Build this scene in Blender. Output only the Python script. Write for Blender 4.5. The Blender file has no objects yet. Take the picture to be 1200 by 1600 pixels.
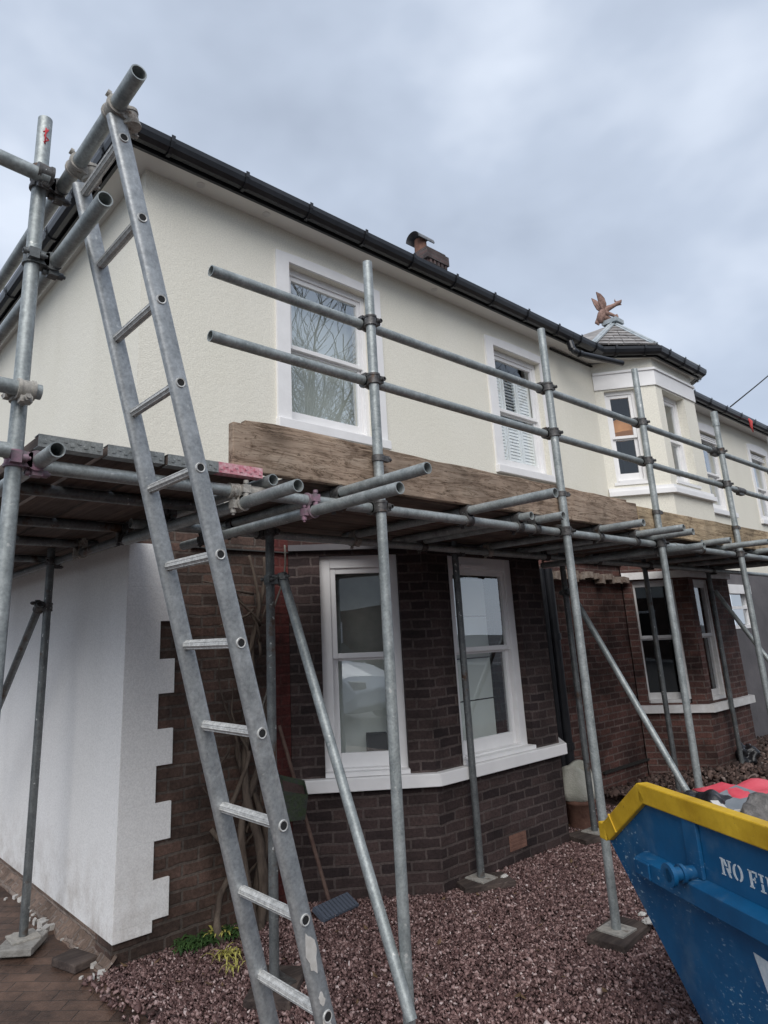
import bpy, bmesh, math, random
import numpy as np
from mathutils import Vector, Matrix, noise
random.seed(7)
rad = math.radians
S = bpy.context.scene
COL = S.collection

# ------------------------------------------------------------------ camera
CR = Vector((0.75924275, -0.6496097, -0.03946748))
CU = Vector((-0.13765114, -0.21956238, 0.96583877))
CW = Vector((0.63608381, 0.72787334, 0.25612067))
CAM = Vector((-1.62103292, -3.8359893, 1.6))
cd = bpy.data.cameras.new('camera'); cam = bpy.data.objects.new('camera', cd); COL.objects.link(cam)
m = Matrix.Identity(4)
for i in range(3):
    m[i][0] = CR[i]; m[i][1] = CU[i]; m[i][2] = -CW[i]; m[i][3] = CAM[i]
cam.matrix_world = m
cd.sensor_fit = 'HORIZONTAL'; cd.sensor_width = 36.0; cd.lens = 1038.0/1200*36
cd.shift_x = (600-538.3)/1200; cd.shift_y = (721.1-800)/1200
cd.clip_start = 0.05; cd.clip_end = 2000
S.camera = cam

# ------------------------------------------------------------------ sky, sun, exposure
SUN_EL, SUN_AZ = rad(44), rad(224)     # azimuth measured from +Y towards +X
w = bpy.data.worlds.new("World"); S.world = w; w.use_nodes = True
nt = w.node_tree; nt.nodes.clear()
def N(t, **k):
    n = nt.nodes.new(t)
    for a, b in k.items(): setattr(n, a, b)
    return n
out = N('ShaderNodeOutputWorld'); mix = N('ShaderNodeMixShader')
sky = N('ShaderNodeTexSky'); sky.sky_type = 'NISHITA'; sky.sun_disc = False
sky.sun_elevation = SUN_EL; sky.sun_rotation = SUN_AZ
b1 = N('ShaderNodeBackground'); b1.inputs[1].default_value = 0.08
nt.links.new(sky.outputs[0], b1.inputs[0])
tc = N('ShaderNodeTexCoord'); mp = N('ShaderNodeMapping'); mp.inputs['Scale'].default_value = (1.0, 1.0, 1.7)
mp.inputs['Location'].default_value = (0.35, 0.1, 0.2)
nt.links.new(tc.outputs['Generated'], mp.inputs[0])
n1 = N('ShaderNodeTexNoise'); n1.inputs['Scale'].default_value = 2.5; n1.inputs['Detail'].default_value = 4.5; n1.inputs['Roughness'].default_value = 0.5
n1.inputs['Distortion'].default_value = 0.1
nt.links.new(mp.outputs[0], n1.inputs['Vector'])
cr = N('ShaderNodeValToRGB')
e = cr.color_ramp.elements
e[0].position = 0.33; e[0].color = (0.275, 0.315, 0.385, 1)
e[1].position = 0.68; e[1].color = (0.49, 0.535, 0.61, 1)
k = cr.color_ramp.elements.new(0.50); k.color = (0.345, 0.392, 0.472, 1)
nt.links.new(n1.outputs[0], cr.inputs[0])
b2 = N('ShaderNodeBackground'); b2.inputs[1].default_value = 1.0
nt.links.new(cr.outputs[0], b2.inputs[0])
mix.inputs[0].default_value = 0.88
nt.links.new(b1.outputs[0], mix.inputs[1]); nt.links.new(b2.outputs[0], mix.inputs[2]); nt.links.new(mix.outputs[0], out.inputs[0])

sd = bpy.data.lights.new('sun', 'SUN'); sd.energy = 1.5; sd.angle = rad(50); sd.color = (1.0, 0.965, 0.92)
so = bpy.data.objects.new('sun', sd); COL.objects.link(so)
dv = Vector((math.sin(SUN_AZ)*math.cos(SUN_EL), math.cos(SUN_AZ)*math.cos(SUN_EL), math.sin(SUN_EL)))
so.rotation_euler = dv.to_track_quat('Z', 'Y').to_euler(); so.location = dv*30
vs = S.view_settings
vs.view_transform = 'Standard'; vs.look = 'None'; vs.exposure = 0.82; vs.gamma = 1.0; vs.use_curve_mapping = False

# ------------------------------------------------------------------ materials
MATS = {}
def mat(name, col, rough=0.7, metal=0.0, spec=0.3, var=0.0, vscale=3.0, col2=None, bump=0.0, bscale=60.0, detail=6.0, coords='Object', stretch=(1,1,1), build=None, emit=None):
    M = bpy.data.materials.new(name); M.use_nodes = True; t = M.node_tree; t.nodes.clear()
    o = t.nodes.new('ShaderNodeOutputMaterial'); p = t.nodes.new('ShaderNodeBsdfPrincipled')
    t.links.new(p.outputs[0], o.inputs[0])
    p.inputs['Base Color'].default_value = (*col, 1); p.inputs['Roughness'].default_value = rough
    p.inputs['Metallic'].default_value = metal; p.inputs['Specular IOR Level'].default_value = spec
    tc = t.nodes.new('ShaderNodeTexCoord'); mp = t.nodes.new('ShaderNodeMapping'); mp.inputs['Scale'].default_value = stretch
    t.links.new(tc.outputs[coords], mp.inputs[0])
    if col2 is not None:
        n = t.nodes.new('ShaderNodeTexNoise'); n.inputs['Scale'].default_value = vscale; n.inputs['Detail'].default_value = detail; n.inputs['Roughness'].default_value = 0.62
        t.links.new(mp.outputs[0], n.inputs['Vector'])
        r = t.nodes.new('ShaderNodeValToRGB'); r.color_ramp.elements[0].position = 0.36; r.color_ramp.elements[1].position = 0.66
        r.color_ramp.elements[0].color = (*col, 1); r.color_ramp.elements[1].color = (*col2, 1)
        t.links.new(n.outputs[0], r.inputs[0]); t.links.new(r.outputs[0], p.inputs['Base Color'])
    if bump:
        nb = t.nodes.new('ShaderNodeTexNoise'); nb.inputs['Scale'].default_value = bscale; nb.inputs['Detail'].default_value = 4
        t.links.new(mp.outputs[0], nb.inputs['Vector'])
        bm = t.nodes.new('ShaderNodeBump'); bm.inputs['Strength'].default_value = bump; bm.inputs['Distance'].default_value = 0.01
        t.links.new(nb.outputs[0], bm.inputs['Height']); t.links.new(bm.outputs[0], p.inputs['Normal'])
    if emit:
        p.inputs['Emission Color'].default_value = (*emit[0], 1); p.inputs['Emission Strength'].default_value = emit[1]
    if build: build(t, p, mp)
    MATS[name] = M
    return M
def nn(t, ty, **k):
    n = t.nodes.new(ty)
    for a, b in k.items():
        if a in n.inputs.keys(): n.inputs[a].default_value = b
        else: setattr(n, a, b)
    return n
def brick_mat(name, c1, c2, mortar, streak=0.35, mort_w=0.009, bumps=0.55, rough=0.85, grime=None):
    def b(t, p, mp):
        uv = nn(t, 'ShaderNodeUVMap'); uv.uv_map = 'UVMap'
        nz = nn(t, 'ShaderNodeTexNoise', Scale=9.0, Detail=2.0)
        t.links.new(uv.outputs[0], nz.inputs['Vector'])
        ad = t.nodes.new('ShaderNodeMixRGB'); ad.blend_type = 'LINEAR_LIGHT'; ad.inputs[0].default_value = 0.010
        t.links.new(uv.outputs[0], ad.inputs[1]); t.links.new(nz.outputs['Color'], ad.inputs[2])
        br = nn(t, 'ShaderNodeTexBrick'); br.offset = 0.5; br.inputs['Scale'].default_value = 1.0
        br.inputs['Brick Width'].default_value = 0.1985; br.inputs['Row Height'].default_value = 0.0655
        br.inputs['Mortar Size'].default_value = mort_w; br.inputs['Mortar Smooth'].default_value = 0.35
        br.inputs['Bias'].default_value = 0.0
        br.inputs['Color1'].default_value = (*c1, 1); br.inputs['Color2'].default_value = (*c2, 1); br.inputs['Mortar'].default_value = (*mortar, 1)
        t.links.new(ad.outputs[0], br.inputs['Vector'])
        n2 = nn(t, 'ShaderNodeTexNoise', Scale=2.3, Detail=6.0, Roughness=0.65)
        t.links.new(uv.outputs[0], n2.inputs['Vector'])
        n3 = nn(t, 'ShaderNodeTexNoise', Scale=55.0, Detail=4.0, Roughness=0.7)
        t.links.new(uv.outputs[0], n3.inputs['Vector'])
        r2 = t.nodes.new('ShaderNodeValToRGB'); r2.color_ramp.elements[0].color = (1-streak,)*3+(1,); r2.color_ramp.elements[1].color = (1+streak*.6,)*3+(1,)
        r2.color_ramp.elements[0].position = .3; r2.color_ramp.elements[1].position = .7
        t.links.new(n2.outputs[0], r2.inputs[0])
        r3 = t.nodes.new('ShaderNodeValToRGB'); r3.color_ramp.elements[0].color = (.62,)*3+(1,); r3.color_ramp.elements[1].color = (1.3,)*3+(1,)
        r3.color_ramp.elements[0].position = .3; r3.color_ramp.elements[1].position = .7
        t.links.new(n3.outputs[0], r3.inputs[0])
        m1 = t.nodes.new('ShaderNodeMixRGB'); m1.blend_type = 'MULTIPLY'; m1.inputs[0].default_value = 1
        m2 = t.nodes.new('ShaderNodeMixRGB'); m2.blend_type = 'MULTIPLY'; m2.inputs[0].default_value = 1
        t.links.new(br.outputs['Color'], m1.inputs[1]); t.links.new(r2.outputs[0], m1.inputs[2])
        t.links.new(m1.outputs[0], m2.inputs[1]); t.links.new(r3.outputs[0], m2.inputs[2])
        t.links.new(m2.outputs[0], p.inputs['Base Color'])
        mth = nn(t, 'ShaderNodeMath'); mth.operation = 'MULTIPLY'; mth.inputs[1].default_value = -1.0
        t.links.new(br.outputs['Fac'], mth.inputs[0])
        a2 = nn(t, 'ShaderNodeMath'); a2.operation = 'MULTIPLY_ADD'; a2.inputs[1].default_value = 0.6
        t.links.new(n3.outputs[0], a2.inputs[0]); t.links.new(mth.outputs[0], a2.inputs[2])
        bm = t.nodes.new('ShaderNodeBump'); bm.inputs['Strength'].default_value = bumps; bm.inputs['Distance'].default_value = 0.008
        t.links.new(a2.outputs[0], bm.inputs['Height']); t.links.new(bm.outputs[0], p.inputs['Normal'])
    return mat(name, c1, rough, build=b)
def glass_mat(name, refl=0.35, tint=(1, 1, 1), blur=0.0):
    M = bpy.data.materials.new(name); M.use_nodes = True; t = M.node_tree; t.nodes.clear()
    o = t.nodes.new('ShaderNodeOutputMaterial'); mx = t.nodes.new('ShaderNodeMixShader')
    tr = t.nodes.new('ShaderNodeBsdfTransparent'); tr.inputs[0].default_value = (*tint, 1)
    gl = t.nodes.new('ShaderNodeBsdfGlossy'); gl.inputs['Roughness'].default_value = blur; gl.inputs[0].default_value = (.93, .97, 1, 1)
    lw = t.nodes.new('ShaderNodeLayerWeight'); lw.inputs['Blend'].default_value = .5
    pw = t.nodes.new('ShaderNodeMath'); pw.operation = 'POWER'; pw.inputs[1].default_value = 3.0; t.links.new(lw.outputs['Facing'], pw.inputs[0])
    ma = t.nodes.new('ShaderNodeMath'); ma.operation = 'MULTIPLY_ADD'; ma.inputs[1].default_value = .75; ma.inputs[2].default_value = refl+.05; ma.use_clamp = True
    t.links.new(pw.outputs[0], ma.inputs[0]); t.links.new(ma.outputs[0], mx.inputs[0])
    tc = t.nodes.new('ShaderNodeTexCoord'); nz = t.nodes.new('ShaderNodeTexNoise'); nz.inputs['Scale'].default_value = 1.7; nz.inputs['Detail'].default_value = 1
    t.links.new(tc.outputs['Object'], nz.inputs['Vector'])
    bp = t.nodes.new('ShaderNodeBump'); bp.inputs['Strength'].default_value = 0.12; bp.inputs['Distance'].default_value = 0.02
    t.links.new(nz.outputs[0], bp.inputs['Height']); t.links.new(bp.outputs[0], gl.inputs['Normal'])
    t.links.new(tr.outputs[0], mx.inputs[1]); t.links.new(gl.outputs[0], mx.inputs[2]); t.links.new(mx.outputs[0], o.inputs[0])
    MATS[name] = M
    return M
def galv(name, a, b, metal=0.45, rough=0.5, sc=14, spots=True, rust=False):
    def bf(t, p, mp):
        n1 = nn(t, 'ShaderNodeTexNoise', Scale=sc, Detail=7.0, Roughness=0.65); t.links.new(mp.outputs[0], n1.inputs['Vector'])
        r = t.nodes.new('ShaderNodeValToRGB'); r.color_ramp.elements[0].position = .32; r.color_ramp.elements[1].position = .68
        r.color_ramp.elements[0].color = (*a, 1); r.color_ramp.elements[1].color = (*b, 1)
        t.links.new(n1.outputs[0], r.inputs[0]); last = r
        if rust:
            n4 = nn(t, 'ShaderNodeTexNoise', Scale=sc*.35, Detail=8.0, Roughness=0.7); t.links.new(mp.outputs[0], n4.inputs['Vector'])
            r4 = t.nodes.new('ShaderNodeValToRGB'); r4.color_ramp.elements[0].position = .56; r4.color_ramp.elements[1].position = .66
            t.links.new(n4.outputs[0], r4.inputs[0])
            mx = t.nodes.new('ShaderNodeMixRGB'); mx.inputs[2].default_value = (.09, .05, .03, 1)
            t.links.new(r4.outputs[0], mx.inputs[0]); t.links.new(last.outputs[0], mx.inputs[1]); last = mx
        if spots:
            n2 = nn(t, 'ShaderNodeTexNoise', Scale=sc*2.6, Detail=3.0, Roughness=0.5); t.links.new(mp.outputs[0], n2.inputs['Vector'])
            r2 = t.nodes.new('ShaderNodeValToRGB'); r2.color_ramp.elements[0].position = .67; r2.color_ramp.elements[1].position = .74
            t.links.new(n2.outputs[0], r2.inputs[0])
            mx2 = t.nodes.new('ShaderNodeMixRGB'); mx2.inputs[2].default_value = (.55, .56, .54, 1)
            t.links.new(r2.outputs[0], mx2.inputs[0]); t.links.new(last.outputs[0], mx2.inputs[1]); last = mx2
        n7 = nn(t, 'ShaderNodeTexNoise', Scale=sc*7, Detail=3.0, Roughness=0.6); t.links.new(mp.outputs[0], n7.inputs['Vector'])
        r7 = t.nodes.new('ShaderNodeValToRGB'); r7.color_ramp.elements[0].position = .3; r7.color_ramp.elements[1].position = .7; r7.color_ramp.elements[0].color = (.78,)*3+(1,); r7.color_ramp.elements[1].color = (1.18,)*3+(1,)
        t.links.new(n7.outputs[0], r7.inputs[0]); m7 = t.nodes.new('ShaderNodeMixRGB'); m7.blend_type = 'MULTIPLY'; m7.inputs[0].default_value = 1
        t.links.new(last.outputs[0], m7.inputs[1]); t.links.new(r7.outputs[0], m7.inputs[2]); last = m7
        n8 = nn(t, 'ShaderNodeTexNoise', Scale=sc*.22, Detail=9.0, Roughness=0.75, Distortion=.5); t.links.new(mp.outputs[0], n8.inputs['Vector'])
        r8 = t.nodes.new('ShaderNodeValToRGB'); r8.color_ramp.elements[0].position = .62; r8.color_ramp.elements[1].position = .74; r8.color_ramp.elements[1].color = (.5,)*3+(1,)
        t.links.new(n8.outputs[0], r8.inputs[0]); m8 = t.nodes.new('ShaderNodeMixRGB'); m8.inputs[2].default_value = (.14, .115, .09, 1)
        t.links.new(r8.outputs[0], m8.inputs[0]); t.links.new(last.outputs[0], m8.inputs[1]); last = m8
        t.links.new(last.outputs[0], p.inputs['Base Color'])
        bm = t.nodes.new('ShaderNodeBump'); bm.inputs['Strength'].default_value = .25; bm.inputs['Distance'].default_value = .003
        t.links.new(n1.outputs[0], bm.inputs['Height']); t.links.new(bm.outputs[0], p.inputs['Normal'])
    return mat(name, a, rough, metal, 0.5, build=bf)
def streak_wall(name, c, c2, dirt, amount, bsc=130, bst=0.5):
    def bf(t, p, mp):
        n1 = nn(t, 'ShaderNodeTexNoise', Scale=1.3, Detail=6.0, Roughness=0.6); t.links.new(mp.outputs[0], n1.inputs['Vector'])
        r = t.nodes.new('ShaderNodeValToRGB'); r.color_ramp.elements[0].position = .3; r.color_ramp.elements[1].position = .7
        r.color_ramp.elements[0].color = (*c, 1); r.color_ramp.elements[1].color = (*c2, 1)
        t.links.new(n1.outputs[0], r.inputs[0])
        m2 = t.nodes.new('ShaderNodeMapping'); m2.inputs['Scale'].default_value = (2.2, 2.2, 0.22)
        tcx = t.nodes.new('ShaderNodeTexCoord'); t.links.new(tcx.outputs['Object'], m2.inputs[0])
        n2 = nn(t, 'ShaderNodeTexNoise', Scale=1.0, Detail=5.0, Roughness=0.55); t.links.new(m2.outputs[0], n2.inputs['Vector'])
        r2 = t.nodes.new('ShaderNodeValToRGB'); r2.color_ramp.elements[0].position = .52; r2.color_ramp.elements[1].position = .75
        r2.color_ramp.elements[1].color = (amount,)*3+(1,); r2.color_ramp.elements[0].color = (0, 0, 0, 1)
        t.links.new(n2.outputs[0], r2.inputs[0])
        mx = t.nodes.new('ShaderNodeMixRGB'); mx.inputs[2].default_value = (*dirt, 1)
        t.links.new(r2.outputs[0], mx.inputs[0]); t.links.new(r.outputs[0], mx.inputs[1]); 
        g = nn(t, 'ShaderNodeTexNoise', Scale=bsc, Detail=2.0, Roughness=0.6); t.links.new(mp.outputs[0], g.inputs['Vector'])
        rg = t.nodes.new('ShaderNodeValToRGB'); rg.color_ramp.elements[0].position = .3; rg.color_ramp.elements[1].position = .7
        rg.color_ramp.elements[0].color = (.86,)*3+(1,); rg.color_ramp.elements[1].color = (1.06,)*3+(1,)
        t.links.new(g.outputs[0], rg.inputs[0])
        mm = t.nodes.new('ShaderNodeMixRGB'); mm.blend_type = 'MULTIPLY'; mm.inputs[0].default_value = 1
        sx_ = t.nodes.new('ShaderNodeSeparateXYZ'); t.links.new(tcx.outputs['Object'], sx_.inputs[0])
        mr = nn(t, 'ShaderNodeMapRange'); mr.inputs[1].default_value = .55; mr.inputs[2].default_value = .08; mr.inputs[3].default_value = 0; mr.inputs[4].default_value = 1
        t.links.new(sx_.outputs[2], mr.inputs[0])
        ns = nn(t, 'ShaderNodeTexNoise', Scale=6.0, Detail=8.0, Roughness=.7); t.links.new(tcx.outputs['Object'], ns.inputs['Vector'])
        rs_ = t.nodes.new('ShaderNodeValToRGB'); rs_.color_ramp.elements[0].position = .42; rs_.color_ramp.elements[1].position = .75; rs_.color_ramp.elements[1].color = (.75,)*3+(1,)
        t.links.new(ns.outputs[0], rs_.inputs[0]); mu = nn(t, 'ShaderNodeMath'); mu.operation = 'MULTIPLY'
        t.links.new(mr.outputs[0], mu.inputs[0]); t.links.new(rs_.outputs[0], mu.inputs[1])
        md = t.nodes.new('ShaderNodeMixRGB'); md.inputs[2].default_value = (.33, .27, .22, 1); t.links.new(mu.outputs[0], md.inputs[0]); t.links.new(mx.outputs[0], md.inputs[1])
        t.links.new(md.outputs[0], mm.inputs[1]); t.links.new(rg.outputs[0], mm.inputs[2]); t.links.new(mm.outputs[0], p.inputs['Base Color'])
        g2 = nn(t, 'ShaderNodeTexNoise', Scale=22.0, Detail=3.0, Roughness=0.6); t.links.new(mp.outputs[0], g2.inputs['Vector'])
        ad = nn(t, 'ShaderNodeMath'); ad.operation = 'MULTIPLY_ADD'; ad.inputs[1].default_value = 1.2
        t.links.new(g2.outputs[0], ad.inputs[0]); t.links.new(g.outputs[0], ad.inputs[2])
        bm = t.nodes.new('ShaderNodeBump'); bm.inputs['Strength'].default_value = bst; bm.inputs['Distance'].default_value = .004
        t.links.new(ad.outputs[0], bm.inputs['Height']); t.links.new(bm.outputs[0], p.inputs['Normal'])
    return mat(name, c, 0.9, 0, 0.15, build=bf)
def wood_mat(name, a, b, dark, sx=(1.2, 22, 22), rough=0.85, crack=.55, det=False):
    def bf(t, p, mp):
        mp.inputs['Scale'].default_value = sx
        n1 = nn(t, 'ShaderNodeTexNoise', Scale=1.6, Detail=8.0, Roughness=0.65, Distortion=0.6); t.links.new(mp.outputs[0], n1.inputs['Vector'])
        r = t.nodes.new('ShaderNodeValToRGB'); els = r.color_ramp.elements
        els[0].position = .28; els[0].color = (*dark, 1); els[1].position = .7; els[1].color = (*b, 1)
        kk = els.new(.46); kk.color = (*a, 1)
        t.links.new(n1.outputs[0], r.inputs[0])
        n2 = nn(t, 'ShaderNodeTexNoise', Scale=2.2, Detail=6.0, Roughness=0.6)
        tcx = t.nodes.new('ShaderNodeTexCoord'); t.links.new(tcx.outputs['Object'], n2.inputs['Vector'])
        r2 = t.nodes.new('ShaderNodeValToRGB'); r2.color_ramp.elements[0].color = (crack,)*3+(1,); r2.color_ramp.elements[1].color = (1.25,)*3+(1,)
        r2.color_ramp.elements[0].position = .35; r2.color_ramp.elements[1].position = .62
        t.links.new(n2.outputs[0], r2.inputs[0])
        mm = t.nodes.new('ShaderNodeMixRGB'); mm.blend_type = 'MULTIPLY'; mm.inputs[0].default_value = 1
        t.links.new(r.outputs[0], mm.inputs[1]); t.links.new(r2.outputs[0], mm.inputs[2]); last = mm
        if det:                            # open grain cracks and dark knots
            m3 = t.nodes.new('ShaderNodeMapping'); m3.inputs['Scale'].default_value = (1.6, 1, 17); m3.inputs['Rotation'].default_value = (0, rad(3), 0); t.links.new(tcx.outputs['Object'], m3.inputs[0])
            n5 = nn(t, 'ShaderNodeTexNoise', Scale=1.5, Detail=5.0, Roughness=0.7, Distortion=1.2); t.links.new(m3.outputs[0], n5.inputs['Vector'])
            r5 = t.nodes.new('ShaderNodeValToRGB'); e5 = r5.color_ramp.elements; e5[0].position = .455; e5[0].color = (1, 1, 1, 1); e5[1].position = .545; e5[1].color = (1, 1, 1, 1)
            for ps, vl in ((.480, .80), (.494, .12), (.506, .80)):
                q5 = e5.new(ps); q5.color = (vl, vl*.95, vl*.9, 1)
            t.links.new(n5.outputs[0], r5.inputs[0])
            m5 = t.nodes.new('ShaderNodeMixRGB'); m5.blend_type = 'MULTIPLY'; m5.inputs[0].default_value = 1
            t.links.new(last.outputs[0], m5.inputs[1]); t.links.new(r5.outputs[0], m5.inputs[2]); last = m5
            n6 = nn(t, 'ShaderNodeTexNoise', Scale=7.0, Detail=5.0, Roughness=0.7, Distortion=.8); t.links.new(tcx.outputs['Object'], n6.inputs['Vector'])
            r6 = t.nodes.new('ShaderNodeValToRGB'); r6.color_ramp.elements[0].position = .58; r6.color_ramp.elements[0].color = (1, 1, 1, 1); r6.color_ramp.elements[1].position = .74; r6.color_ramp.elements[1].color = (.32, .26, .22, 1)
            t.links.new(n6.outputs[0], r6.inputs[0])
            m6 = t.nodes.new('ShaderNodeMixRGB'); m6.blend_type = 'MULTIPLY'; m6.inputs[0].default_value = 1
            t.links.new(last.outputs[0], m6.inputs[1]); t.links.new(r6.outputs[0], m6.inputs[2]); last = m6
        t.links.new(last.outputs[0], p.inputs['Base Color'])
        bm = t.nodes.new('ShaderNodeBump'); bm.inputs['Strength'].default_value = .6; bm.inputs['Distance'].default_value = .006
        t.links.new(n1.outputs[0], bm.inputs['Height']); t.links.new(bm.outputs[0], p.inputs['Normal'])
    return mat(name, a, rough, build=bf)

CREAM = streak_wall('cream_roughcast', (.785, .755, .655), (.82, .79, .70), (.55, .51, .44), .16, bsc=95, bst=.6)
WHITE_R = streak_wall('white_render', (.83, .82, .80), (.87, .86, .845), (.60, .59, .57), .22, bst=.3)
BR_DARK = brick_mat('dark_brick', (.027, .0180, .0185), (.066, .043, .040), (.088, .068, .063), .6)
BR_BROWN = brick_mat('brown_brick', (.070, .047, .038), (.135, .082, .064), (.115, .092, .078), .75)
BR_RED = brick_mat('red_brown_brick', (.062, .032, .028), (.135, .062, .050), (.135, .098, .086), .8)
BR_STRIP = brick_mat('red_painted_brick', (.095, .024, .021), (.125, .032, .028), (.11, .040, .035), .7)
BR_PLINTH = brick_mat('plinth_brick', (.19, .135, .105), (.27, .195, .155), (.25, .20, .17), .7, bumps=.9)
BR_GREY = mat('grey_painted_wall', (.10, .095, .10), .8, col2=(.15, .14, .145), vscale=1.5, bump=.3, bscale=20)
PIT = mat('white_paint', (.78, .77, .765), .45, col2=(.84, .83, .825), vscale=5, bump=.05)
PAINT_OLD = mat('worn_white_paint', (.60, .58, .56), .55, col2=(.74, .73, .72), vscale=9, bump=.25, bscale=30)
SOFF = mat('soffit_paint', (.72, .70, .66), .6, col2=(.76, .745, .71), vscale=2)
BLACK = mat('black_plastic', (.012, .013, .016), .32, spec=.5, col2=(.022, .023, .027), vscale=6)
SLATE = mat('slate', (.09, .10, .115), .6, col2=(.20, .20, .205), vscale=11, bump=.3, bscale=40)
SLATE_L = mat('weathered_slate', (.19, .18, .175), .75, col2=(.38, .36, .345), vscale=7, bump=.4, bscale=25)
LEAD = mat('lead_flashing', (.33, .37, .39), .55, metal=.2, col2=(.50, .53, .54), vscale=9, bump=.2)
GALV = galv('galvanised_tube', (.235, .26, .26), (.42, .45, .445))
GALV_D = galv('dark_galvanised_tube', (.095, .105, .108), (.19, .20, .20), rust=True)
COUP = galv('coupler_steel', (.055, .052, .052), (.16, .155, .15), metal=.5, sc=40, rust=True)
COUP_L = galv('pale_coupler_steel', (.27, .26, .24), (.50, .47, .42), metal=.2, rough=.7, sc=40, rust=True)
COUP_P = mat('pink_marked_steel', (.33, .19, .25), .6, metal=.2, col2=(.17, .16, .165), vscale=30)
ALU = galv('dull_aluminium', (.275, .29, .297), (.44, .455, .46), metal=.5, rough=.42, sc=14)
ALU_W = galv('worn_rung', (.40, .40, .385), (.74, .735, .71), metal=.35, rough=.5, sc=60, spots=False)
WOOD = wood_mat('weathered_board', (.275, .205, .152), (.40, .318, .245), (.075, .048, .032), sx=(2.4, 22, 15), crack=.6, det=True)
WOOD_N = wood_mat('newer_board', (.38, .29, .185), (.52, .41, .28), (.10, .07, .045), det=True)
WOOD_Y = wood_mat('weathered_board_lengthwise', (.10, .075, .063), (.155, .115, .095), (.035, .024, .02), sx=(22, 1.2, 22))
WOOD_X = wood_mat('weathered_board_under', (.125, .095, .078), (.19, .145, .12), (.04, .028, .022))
BAND = galv('board_end_band', (.17, .18, .175), (.36, .375, .365), metal=.3, sc=30)
BAND_R = mat('pink_end_band', (.55, .16, .21), .6, col2=(.70, .48, .50), vscale=60)
SOLE = wood_mat('sole_board_wood', (.060, .045, .040), (.11, .085, .072), (.022, .016, .015))
VINE = mat('vine_bark', (.055, .040, .032), .9, col2=(.135, .105, .082), vscale=18, bump=.7, bscale=60, stretch=(1, 1, .3))
CABLE = mat('grey_cable', (.17, .16, .14), .6)
SKIP_B = None
def skip_b(t, p, mp):
    n1 = nn(t, 'ShaderNodeTexNoise', Scale=3.0, Detail=8.0, Roughness=0.65); t.links.new(mp.outputs[0], n1.inputs['Vector'])
    r = t.nodes.new('ShaderNodeValToRGB'); r.color_ramp.elements[0].position = .33; r.color_ramp.elements[1].position = .7
    r.color_ramp.elements[0].color = (.001, .052, .140, 1); r.color_ramp.elements[1].color = (.004, .095, .23, 1)
    t.links.new(n1.outputs[0], r.inputs[0])
    m2 = t.nodes.new('ShaderNodeMapping'); m2.inputs['Rotation'].default_value = (0.55, 0.25, -0.5); m2.inputs['Scale'].default_value = (95, 4.5, 95)
    tcx = t.nodes.new('ShaderNodeTexCoord'); t.links.new(tcx.outputs['Object'], m2.inputs[0])
    n2 = nn(t, 'ShaderNodeTexNoise', Scale=1.0, Detail=2.0, Roughness=0.5); t.links.new(m2.outputs[0], n2.inputs['Vector'])
    r2 = t.nodes.new('ShaderNodeValToRGB'); r2.color_ramp.elements[0].position = .62; r2.color_ramp.elements[1].position = .70
    t.links.new(n2.outputs[0], r2.inputs[0])
    n3 = nn(t, 'ShaderNodeTexNoise', Scale=2.4, Detail=2.0); t.links.new(mp.outputs[0], n3.inputs['Vector'])
    r3 = t.nodes.new('ShaderNodeValToRGB'); r3.color_ramp.elements[0].position = .5; r3.color_ramp.elements[1].position = .62
    t.links.new(n3.outputs[0], r3.inputs[0])
    ml = nn(t, 'ShaderNodeMath'); ml.operation = 'MULTIPLY'; t.links.new(r2.outputs[0], ml.inputs[0]); t.links.new(r3.outputs[0], ml.inputs[1])
    mx = t.nodes.new('ShaderNodeMixRGB'); mx.inputs[2].default_value = (.30, .42, .50, 1)
    t.links.new(ml.outputs[0], mx.inputs[0]); t.links.new(r.outputs[0], mx.inputs[1])
    n4 = nn(t, 'ShaderNodeTexNoise', Scale=5.0, Detail=6.0, Roughness=.7); t.links.new(mp.outputs[0], n4.inputs['Vector'])
    r4 = t.nodes.new('ShaderNodeValToRGB'); r4.color_ramp.elements[0].position = .52; r4.color_ramp.elements[1].position = .72
    r4.color_ramp.elements[1].color = (.45,)*3+(1,); t.links.new(n4.outputs[0], r4.inputs[0])
    mx2 = t.nodes.new('ShaderNodeMixRGB'); mx2.inputs[2].default_value = (.10, .17, .24, 1)
    t.links.new(r4.outputs[0], mx2.inputs[0]); t.links.new(mx.outputs[0], mx2.inputs[1])
    n9 = nn(t, 'ShaderNodeTexNoise', Scale=9.0, Detail=9.0, Roughness=.75, Distortion=.3); t.links.new(mp.outputs[0], n9.inputs['Vector'])
    r9 = t.nodes.new('ShaderNodeValToRGB'); r9.color_ramp.elements[0].position = .655; r9.color_ramp.elements[1].position = .69
    t.links.new(n9.outputs[0], r9.inputs[0]); mx9 = t.nodes.new('ShaderNodeMixRGB'); mx9.inputs[2].default_value = (.075, .03, .015, 1)
    t.links.new(r9.outputs[0], mx9.inputs[0]); t.links.new(mx2.outputs[0], mx9.inputs[1])
    t.links.new(mx9.outputs[0], p.inputs['Base Color'])
    rr9 = nn(t, 'ShaderNodeMapRange'); rr9.inputs[3].default_value = .25; rr9.inputs[4].default_value = .75; t.links.new(n4.outputs[0], rr9.inputs[0]); t.links.new(rr9.outputs[0], p.inputs['Roughness'])
    nd = nn(t, 'ShaderNodeTexNoise', Scale=2.6, Detail=2.0); t.links.new(mp.outputs[0], nd.inputs['Vector'])
    bm = t.nodes.new('ShaderNodeBump'); bm.inputs['Strength'].default_value = .55; bm.inputs['Distance'].default_value = .05
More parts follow.
